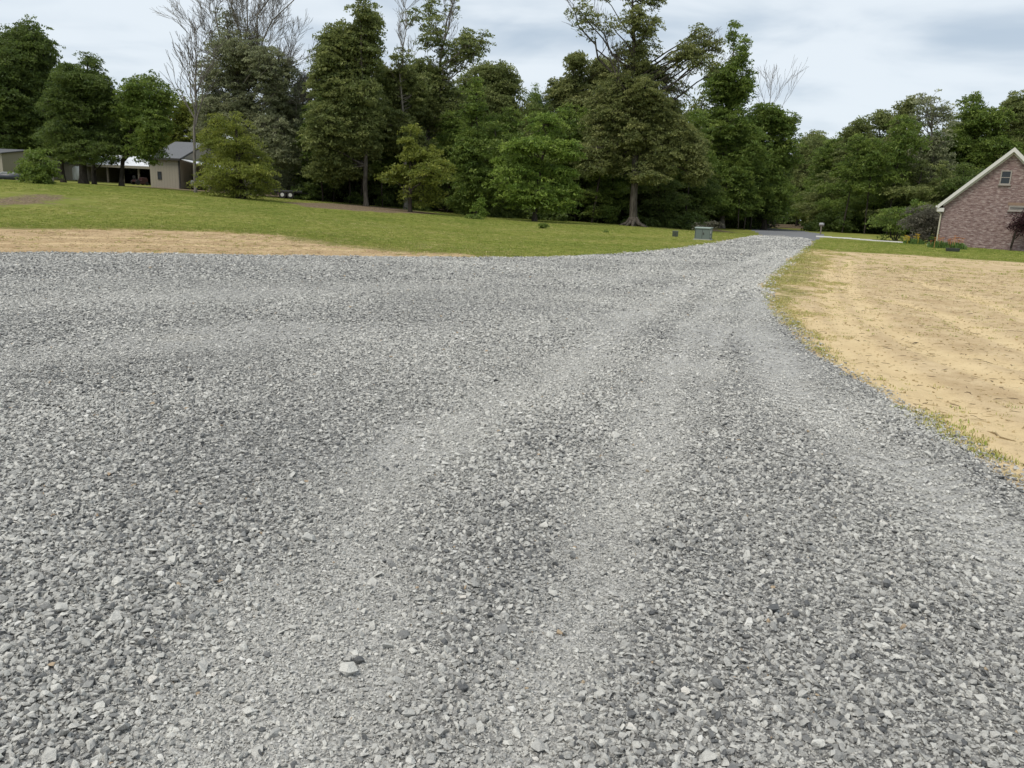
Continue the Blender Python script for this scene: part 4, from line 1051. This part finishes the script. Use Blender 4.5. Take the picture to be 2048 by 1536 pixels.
# ------------------------------------------------------------------ sheds on the left
def ribbed(name, col, axis=0, period=.3, var=.08):
    m, t, out = material(name)
    oc = t.objco(); s = t.n('ShaderNodeSeparateXYZ'); t.set(s.inputs[0], oc)
    x = t.math('ADD', s.outputs[0], s.outputs[1]) if axis == 0 else s.outputs[0]
    w = t.math('ABSOLUTE', t.math('SINE', t.math('MULTIPLY', x, math.pi / period)))
    h = t.step(w, .05, .25)
    n = t.noise(oc, .7, 4, .6)
    c = t.mix(n, tuple(v * (1 - var) for v in col), tuple(v * (1 + var) for v in col))
    principled(t, out, t.mix(h, t.mix(.25, c, (.05, .05, .05)), c), .5, .35, 0, t.bump(h, .5, .03))
    return m
m_tan = ribbed('tan_siding', (.335, .305, .245)); m_groof = ribbed('grey_metal_roof', (.105, .105, .11), 1); m_wroof = ribbed('white_metal_roof', (.72, .74, .78), 1)
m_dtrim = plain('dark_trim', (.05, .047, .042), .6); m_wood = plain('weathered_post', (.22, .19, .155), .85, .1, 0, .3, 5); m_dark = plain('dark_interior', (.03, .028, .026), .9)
# workshop
DS = 86.0
p0, p1 = P(300, 340, DS), P(359, 340, DS)
base = Vector((p0.x, DS, gz((p0.x + p1.x) / 2, DS) - .1)); Wd = p1.x - p0.x
eh = P(330, 317, DS).z - base.z; hd = 7.2; rh = P(360, 286, DS + hd).z - base.z
ws = empty('metal_workshop', base, 'tan metal workshop with grey roof and a small window on the left', 'shed')
MB().prism([(0, -.6), (0, eh), (hd, rh), (2 * hd, eh), (2 * hd, -.6)], 'x', 0, Wd).build('wall', m_tan, ws)
s_ = (rh - eh) / hd
MB().prism([(-.25, eh - .25 * s_ + .03), (hd, rh + .03), (2 * hd + .25, eh - .25 * s_ + .03), (2 * hd + .25, eh - .25 * s_ + .13), (hd, rh + .13), (-.25, eh - .25 * s_ + .13)], 'x', -.2, Wd + .2).build('roof', m_groof, ws)
MB().prism([(-.27, eh - .25 * s_ - .10), (hd, rh - .10), (hd, rh + .0), (-.27, eh - .25 * s_ + .02)], 'x', Wd + .005, Wd + .16).build('rake_trim', m_dtrim, ws)
MB().box(-.2, -.3, eh - .25 * s_ - .10, Wd + .2, -.26, eh - .25 * s_ + .12).build('gutter', m_dtrim, ws)
MB().box(Wd - .12, -.03, -.5, Wd + .03, .1, eh - .02).build('corner_trim', m_dtrim, ws)
wx, wz = (P(319, 346, DS) - base).x, (P(319, 351, DS) - base).z
fr = MB().box(wx - .22, -.04, wz - .42, wx + .22, -.003, wz + .42).build('window', m_dtrim, ws); MB().box(wx - .17, -.055, wz - .36, wx + .17, -.041, wz + .36).build('pane', m_glass, fr)
MB().prism([(Wd + .17, eh - .05), (Wd + 3.2, eh - .75), (Wd + 3.2, eh - .66), (Wd + .17, eh + .04)], 'y', .2, 11).build('lean_to_roof', m_wroof, ws)
for y in (.4, 4, 7.5, 10.8): MB().box(Wd + 2.9, y, -.6, Wd + 3.05, y + .15, eh - .72).build('post', m_wood, ws)
def pickup(loc, rz, label, m_body):
    e = empty('pickup_truck', loc, label, 'truck', rz)
    prof = [(-2.6, .42), (2.55, .42), (2.6, .75), (2.5, 1.02), (1.25, 1.12), (.6, 1.68), (-.75, 1.70), (-.95, 1.12), (-2.6, 1.10)]
    MB().prism(prof, 'x', -.88, .88).build('body', m_body, e, .06)
    MB().prism([(1.10, 1.14), (.56, 1.60), (-.68, 1.62), (-.82, 1.14)], 'x', -.895, .895).build('side_window', m_glass, e)
    MB().prism([(1.22, 1.16), (1.27, 1.17), (.66, 1.64), (.61, 1.63)], 'x', -.74, .74).build('windscreen', m_glass, e)
    MB().box(-.55, 2.56, .55, .55, 2.64, .86).build('grille', m_dark, e, .01)
    for sx in (-1, 1):
        MB().box(sx * .72 - .12, 2.53, .62, sx * .72 + .12, 2.625, .84).build('headlight', m_trim, e, .01)
        for y in (-1.6, 1.65):
            w = MB(); w.tube([(sx * .72, y, .36), (sx * .92, y, .36)], .36, 18); o = w.build('wheel', m_dark, e)
            MB().tube([(sx * .91, y, .36), (sx * .935, y, .36)], .2, 12).build('rim', m_trim, o)
    return e
tx = base.x + Wd + 1.55
pickup((tx, DS + 3.6, gz(tx, DS + 3.6)), math.pi, 'white pickup truck parked under the lean-to of the tan workshop', plain('white_paint', (.72, .73, .74), .3, .5, 0, .04))
# open shed with white roof
DC = 108.0
q0, q1 = P(150, 335, DC), P(312, 335, DC)
cb_ = Vector((q0.x, DC, gz((q0.x + q1.x) / 2, DC) - .1)); CW = q1.x - q0.x
ch = P(250, 331, DC).z - cb_.z; cr = P(250, 311, DC + 7).z - cb_.z
cs = empty('open_shed', cb_, 'long open fronted shed with a bright white metal roof and dark interior', 'shed')
MB().prism([(-.5, ch), (7, cr), (13.5, ch + .2), (13.5, ch + .08), (7, cr - .12), (-.5, ch - .14)], 'x', -.3, CW + .3).build('roof', m_wroof, cs)
MB().box(-.3, -.56, ch - .34, CW + .3, -.51, ch - .02).build('fascia', m_tan, cs)
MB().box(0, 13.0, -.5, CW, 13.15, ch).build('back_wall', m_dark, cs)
MB().box(0, .2, -.5, .12, 12.95, ch + .2).box(CW - .12, .2, -.5, CW, 12.95, ch + .2).build('side_wall', m_tan, cs)
for t in np.linspace(.02, .98, 6): MB().box(CW * t - .1, -.2, -.6, CW * t + .1, 0, ch - .16).build('post', m_wood, cs)
# low sheds further left
def low_shed(name, label, px0, px1, D, pyt, dep, door=None, roof=None):
    a, b_ = P(px0, 340, D), P(px1, 340, D)
    bs = Vector((a.x, D, gz((a.x + b_.x) / 2, D) - .15)); w = b_.x - a.x; h = P((px0 + px1) / 2, pyt, D).z - bs.z
    e = empty(name, bs, label, 'shed')
    MB().prism([(0, -.6), (0, h), (dep / 2, h + .5), (dep, h), (dep, -.6)], 'x', 0, w).build('wall', m_tan, e)
    MB().prism([(-.2, h + .01), (dep / 2, h + .53), (dep + .2, h + .01), (dep + .2, h + .1), (dep / 2, h + .63), (-.2, h + .1)], 'x', -.15, w + .15).build('roof', roof or m_groof, e)
    if door:
        x0 = P(door[0], 340, D).x - bs.x; x1 = P(door[1], 340, D).x - bs.x
        d = MB().box(x0, -.05, 0, x1, -.003, door[2]).build('door', m_trim, e, .01); MB().tube([(x1 - .15, -.06, 1.0), (x1 - .15, -.12, 1.0)], .03, 8).build('handle', m_dark, d)
    return e
low_shed('tan_shed', 'tan metal shed cut off by the left edge', -70, 6, 74, 306, 8, None)
low_shed('tan_shed', 'low tan shed set back behind the lone round bush', 24, 98, 104, 322, 7, None, m_dtrim)
low_shed('tan_shed', 'tan shed with white door behind the slim dark trunks', 96, 160, 106, 328, 7, (101, 112, 1.9))
# things round the sheds
c = stand(161, 98); e = empty('propane_tank', c, 'upright white tank standing by the open shed', 'tank')
mb = MB(); mb.tube([(0, 0, .12), (0, 0, .2), (0, 0, 1.5), (0, 0, 1.7), (0, 0, 1.8)], [.45, .55, .55, .42, .15], 16); mb.build('tank_body', plain('white_enamel', (.66, .66, .64), .45, .4, 0, .06), e, smooth=True)
for a in (.5, 2.6, 4.7): MB().box(math.cos(a) * .4 - .05, math.sin(a) * .4 - .05, -.1, math.cos(a) * .4 + .05, math.sin(a) * .4 + .05, .2).build('foot', m_dark, e)
c = stand(283, 101); e = empty('riding_mower', c, 'small lawn mower tractor parked at the mouth of the open shed', 'mower', -.5)
m_red = plain('dark_red', (.06, .022, .02), .45, .4, 0, .15)
MB().prism([(-.9, .35), (.95, .35), (.98, .7), (.85, .92), (.15, .95), (.05, .55), (-.85, .62)], 'x', -.34, .34).build('body', m_red, e, .04); MB().box(-.25, -.75, .63, .25, -.3, .74).box(-.25, -.8, .74, .25, -.7, 1.1).build('seat', m_dark, e, .03)
MB().tube([(0, .12, .9), (0, -.1, 1.15)], .02, 6).build('steering_column', m_dark, e); MB().box(-.6, -.35, .15, .6, .45, .32).build('cutting_deck', m_red, e, .03)
for sx in (-1, 1):
    MB().tube([(sx * .36, -.6, .3), (sx * .56, -.6, .3)], .3, 16).build('wheel', m_dark, e); MB().tube([(sx * .36, .75, .2), (sx * .52, .75, .2)], .2, 14).build('wheel', m_dark, e)
c = stand(30, 70); e = empty('small_boat', c, 'small dark covered boat beside the left shed', 'boat', .3)
mb = MB(); mb.tube([(-1.9, 0, .55), (-1.7, 0, .45), (0, 0, .42), (1.2, 0, .48), (2.0, 0, .62)], [.45, .6, .65, .5, .06], 10); mb.build('hull', plain('navy_hull', (.03, .035, .045), .4, .4), e, smooth=True)
MB().prism([(-1.8, .85), (1.4, .85), (.9, 1.15), (-1.2, 1.25)], 'y', -.35, .35).build('cover', plain('boat_cover', (.30, .31, .32), .8), e, .08)
MB().box(-1.2, -.5, -.1, -1.0, .5, .2).box(.7, -.5, -.1, .9, .5, .2).build('cradle', m_wood, e); e.scale = (.55, .55, .55)
# flatbed trailer and a brick neighbour seen between the trunks
c = stand(572, 76); e = empty('utility_trailer', c, 'dark flatbed trailer parked at the wood edge beside the drooping tree', 'trailer', .1)
MB().box(-1.9, -.9, .52, 1.7, .9, .64).build('deck', m_dark, e); MB().box(-1.9, -.93, .64, 1.7, -.88, .78).box(-1.9, .88, .64, 1.7, .93, .78).build('side_rail', plain('dull_rail', (.09, .09, .092), .6, .3), e)
MB().tube([(1.7, -.7, .55), (3.0, 0, .5), (1.7, .7, .55)], .05, 6).build('tongue', m_dark, e)
for z in np.linspace(.7, 1.7, 6): pass
gt = MB()
for y in np.linspace(-.88, .88, 6): gt.box(-1.98, y - .02, .64, -1.92, y + .02, 1.9)
gt.box(-1.98, -.9, 1.86, -1.92, .9, 1.92).box(-1.98, -.9, .64, -1.92, .9, .7); gt.build('ramp_gate', m_dark, e)
for x in (-.1, .65):
    for sy in (-1, 1):
        w = MB().tube([(x, sy * .95, .34), (x, sy * 1.13, .34)], .34, 16).build('wheel', m_dark, e); MB().tube([(x, sy * 1.12, .34), (x, sy * 1.145, .34)], .17, 12).build('rim', m_trim, w)
c = stand(573, 104); hb = empty('brick_house', (c.x, c.y, c.z - .1), 'brick house glimpsed between the trees behind the flatbed trailer', 'house', .25)
MB().prism([(-2.2, -.5), (2.2, -.5), (2.2, 3.0), (0, 4.6), (-2.2, 3.0)], 'y', 0, 8).build('wall', m_brick, hb)
MB().prism([(0, 4.65), (-2.6, 2.80), (-2.6, 2.95), (0, 4.82), (2.6, 2.95), (2.6, 2.80)], 'y', -.3, 8.3).build('roof', m_shingle, hb)
w = MB().box(-.5, -.05, 1.0, .5, -.003, 2.2).build('window', m_trim, hb); MB().box(-.42, -.06, 1.08, .42, -.051, 2.12).build('pane', m_glass, w)

# ------------------------------------------------------------------ utility boxes
m_util = plain('utility_green', (.125, .155, .135), .5, .35, 0, .08, 1.2); m_util_lit = plain('utility_green_lit_top', (.24, .29, .26), .5, .35, 0, .06, 1.2); m_pad = plain('pad_concrete', (.36, .35, .32), .9)  # lid gets the body green lightened, light from above put into its colour
c = hit(1406, 479.5); wt_ = 36 / F0 * c.y; hh = 22.5 / F0 * c.y * 1.02
e = empty('utility_cabinet', c, 'green metal utility cabinet with sloped lid on the lawn by the drive', 'utility box', math.radians(-24))
wx_ = wt_ * .80
MB().box(-wx_ / 2 - .06, -.50, -.1, wx_ / 2 + .06, .52, .05).build('pad', m_pad, e, .01)
MB().prism([(-.45, .052), (.45, .052), (.45, hh - .02), (-.10, hh - .02), (-.45, hh - .05)], 'x', -wx_ / 2, wx_ / 2).build('cabinet_body', m_util, e, .015)
MB().prism([(-.49, hh - .05), (-.10, hh - .015), (.47, hh - .015), (.47, hh + .045), (-.11, hh + .045), (-.49, hh + .01)], 'x', -wx_ / 2 - .03, wx_ / 2 + .03).build('lid', m_util_lit, e, .012)
MB().box(-.008, -.458, .07, .008, -.452, hh - .08).box(-wx_ / 2 + .03, -.457, .12, -wx_ / 2 + .05, -.4515, hh - .1).build('door_seam', m_dark, e)
MB().box(.05, -.48, hh * .45, .11, -.452, hh * .62).build('latch', m_dtrim, e, .004)
MB().box(wx_ / 2 + .002, -.25, hh * .55, wx_ / 2 + .006, -.02, hh * .82).build('warning_plate', m_trim, e); MB().box(wx_ / 2 + .002, -.22, hh * .22, wx_ / 2 + .006, -.08, hh * .38).build('warning_plate', m_trim, e)
c = hit(1350, 473.5); e = empty('utility_pedestal', c, 'small dark green utility box left of the larger cabinet', 'utility box', math.radians(-10))
MB().box(-.19, -.17, -.1, .19, .17, .34).build('box_body', plain('pedestal_green', (.062, .075, .05), .6), e, .012); MB().box(-.205, -.185, .342, .205, .185, .40, .01).build('lid', plain('pedestal_lid', (.11, .12, .09), .6), e, .012)
MB().box(-.05, -.186, .12, .05, -.172, .22).build('hasp', m_dtrim, e)
# mailbox on a post at the far road
c = stand(1647, 84); e = empty('mailbox', c, 'grey mailbox on a wooden post beside the far road', 'mailbox', .4)
MB().box(-.05, -.05, -.3, .05, .05, 1.0).build('post', m_wood, e); MB().box(-.06, -.3, .88, .06, .3, .95).build('arm', m_wood, e)
MB().prism([(-.1, 1.0), (.1, 1.0), (.1, 1.13), (.07, 1.2), (0, 1.23), (-.07, 1.2), (-.1, 1.13)], 'y', -.26, .26).build('box_body', plain('mailbox_grey', (.35, .35, .36), .5, .4), e); MB().box(.102, -.1, 1.08, .112, -.06, 1.28).build('flag', m_red, e)

# ------------------------------------------------------------------ ground cover: grass tufts and straw
def tuft_source(i, h, n, w, spread):
    rg = random.Random(i); V, F = [], []
    for _ in range(n):
        a = rg.uniform(0, 6.28); L = h * rg.uniform(.5, 1.1); ln = rg.uniform(.1, .8); d = Vector((math.cos(a), math.sin(a), 0)); s = Vector((-d.y, d.x, 0)) * w
        p0 = Vector((rg.gauss(0, spread), rg.gauss(0, spread), -.01)); p1 = p0 + d * L * ln * .4 + Vector((0, 0, L * .6)); p2 = p0 + d * L * ln + Vector((0, 0, L * (1 - .5 * ln)))
        k_ = len(V); V += [tuple(p0 - s), tuple(p0 + s), tuple(p1 + s * .7), tuple(p1 - s * .7), tuple(p2)]; F += [(k_, k_ + 1, k_ + 2, k_ + 3), (k_ + 3, k_ + 2, k_ + 4)]
    me = bpy.data.meshes.new('tuft'); me.from_pydata(V, [], F); me.update(); me.materials.append(m_tuft)
    return bpy.data.objects.new('tuft', me)
def tone_mat(name, pts):
    m, t, out = material(name)
    principled(t, out, t.ramp(t.attr('tone', 'INSTANCER'), pts), .8, .15)
    return m
m_tuft = tone_mat('grass_blade', [(0, (.14, .20, .036)), (.45, (.265, .30, .060)), (.75, (.42, .37, .14)), (1, (.60, .50, .28))])
TUFT = [tuft_source(i, .05, 16, .005, .045) for i in range(5)]
def grass():
    x, y = wedge(900000, 5, 48, 38)
    x2, y2 = wedge(150000, 26, 82, 38)
    inside_g = sdf(G_POLY, x, y)
    dv = sdf(D_VERGE, x, y); dl = np.maximum(sdf(D_LEFT, x, y), sdf(D_RIGHT, x, y))
    wob_ = (vnoise(x, y, 1.7, 4) - .5) * 1.6 + (vnoise(x, y, .6, 31) - .5) * 1.2
    ev = smooth01(-np.abs(inside_g + .12), -.35, 0) * (x > 2) * (vnoise(x, y, .7, 33) > .42)
    p_ = np.maximum(smooth01(dv + wob_ * .8, -.6, .5) * .6 * (vnoise(x, y, .6, 32) > .50), smooth01(-dl + wob_, -.2, 1.0) * smooth01(-dl + wob_, 5.0, 1.2) * .16)
    p_ = np.maximum(p_, ev * .9)
    p_ = np.maximum(p_, .025 * (vnoise(x, y, 1.2, 34) > .5))
    ok = (inside_g < .05) & (RNG.random(len(x)) < p_ * .55)
    x, y, dl = x[ok], y[ok], dl[ok]
    z = grid_z(x, y)
    s = RNG.uniform(.5, 1.25, len(x)) * np.clip(np.hypot(x, y) / 24, .8, 1.3) 
    rot = np.stack([RNG.normal(0, .1, len(x)), RNG.normal(0, .1, len(x)), RNG.uniform(0, 6.28, len(x))], -1)
    tone = np.clip(RNG.normal(.34, .2, len(x)) + .28 * smooth01(dl, -1.5, .5) + .18 * (dv[ok] > -.5), 0, 1)
    i2 = (sdf(G_POLY, x2, y2) < -.2) & (sdf(ROAD_POLY, x2, y2) < -.2) & (sdf(DRIVE_POLY, x2, y2) < -.1) & (np.maximum(sdf(D_LEFT, x2, y2), sdf(D_RIGHT, x2, y2)) < -.5) & (sdf(L_MOUND, x2, y2) < 0) & (sdf(L_TREES, x2, y2) < 0)
    x2, y2 = x2[i2], y2[i2]; n2 = len(x2)
    x = np.concatenate([x, x2]); y = np.concatenate([y, y2]); z = np.concatenate([z, grid_z(x2, y2) - .01])
    s = np.concatenate([s, RNG.uniform(.9, 1.7, n2)]); rot = np.concatenate([rot, np.stack([np.zeros(n2), np.zeros(n2), RNG.uniform(0, 6.28, n2)], -1)])
    tone = np.concatenate([tone, np.clip(RNG.normal(.36, .2, n2) + .35 * (vnoise(x2, y2, 5, 61) - .5), 0, 1)])
    scatter('grass', np.stack([x, y, z], -1), rot, s, tone, TUFT, 'short patchy grass growing round the drive and on the lawn', 'grass')
grass()
m_straw = tone_mat('dry_litter', [(0, (.045, .033, .02)), (.5, (.15, .105, .06)), (.8, (.42, .32, .17)), (1, (.5, .42, .26))])
def stick(i):
    rg = random.Random(i); mb = MB(); L = 1.0
    mb.tube([(-.5, 0, .02), (-.15, rg.gauss(0, .07), .05), (.2, rg.gauss(0, .07), .03), (.5, rg.gauss(0, .1), .02)], [.02, .03, .028, .012], 4)
    me = bpy.data.meshes.new('twig'); me.from_pydata([tuple(v) for v in mb.v], [], mb.f); me.update(); me.materials.append(m_straw)
    return bpy.data.objects.new('twig', me)
def clod(i):
    o = make_stone(50 + i); o.data.materials.clear(); o.data.materials.append(m_straw); o.name = 'clod'; return o
def litter_():
    x, y = wedge(60000, 5, 34, 38)
    dl = np.maximum(sdf(D_LEFT, x, y), sdf(D_RIGHT, x, y))
    ok = (dl > -.3) & (sdf(G_POLY, x, y) < -.02) & (RNG.random(len(x)) < .25 + .5 * (vnoise(x, y, .9, 41) > .55))
    x, y = x[ok], y[ok]; n_ = len(x)
    s = RNG.uniform(.03, .13, n_) * np.where(RNG.random(n_) > .985, 2.5, 1)
    tone = np.where(RNG.random(n_) < .30, RNG.uniform(.1, .5, n_), RNG.uniform(.6, 1, n_))
    rot = np.stack([RNG.normal(0, .1, n_), RNG.normal(0, .12, n_), RNG.uniform(0, 6.28, n_)], -1)
    scatter('dry_litter', np.stack([x, y, grid_z(x, y)], -1), rot, s, tone, [stick(i) for i in range(5)] , 'dry straw and twigs scattered over the bare sandy soil', 'straw')
    x, y = wedge(50000, 5, 32, 38)
    dl = np.maximum(sdf(D_LEFT, x, y), sdf(D_RIGHT, x, y))
    ok = (dl > 0) & (sdf(G_POLY, x, y) < -.02) & (RNG.random(len(x)) < .5); x, y = x[ok], y[ok]; n_ = len(x)
    scatter('soil_crumbs', np.stack([x, y, grid_z(x, y) + .003], -1), np.stack([RNG.normal(0, .5, n_), RNG.normal(0, .5, n_), RNG.uniform(0, 6.28, n_)], -1), RNG.uniform(.012, .045, n_), RNG.uniform(.72, 1, n_), [clod(i) for i in range(5)], 'small crumbs of sandy soil on the bare ground', 'soil')
litter_()
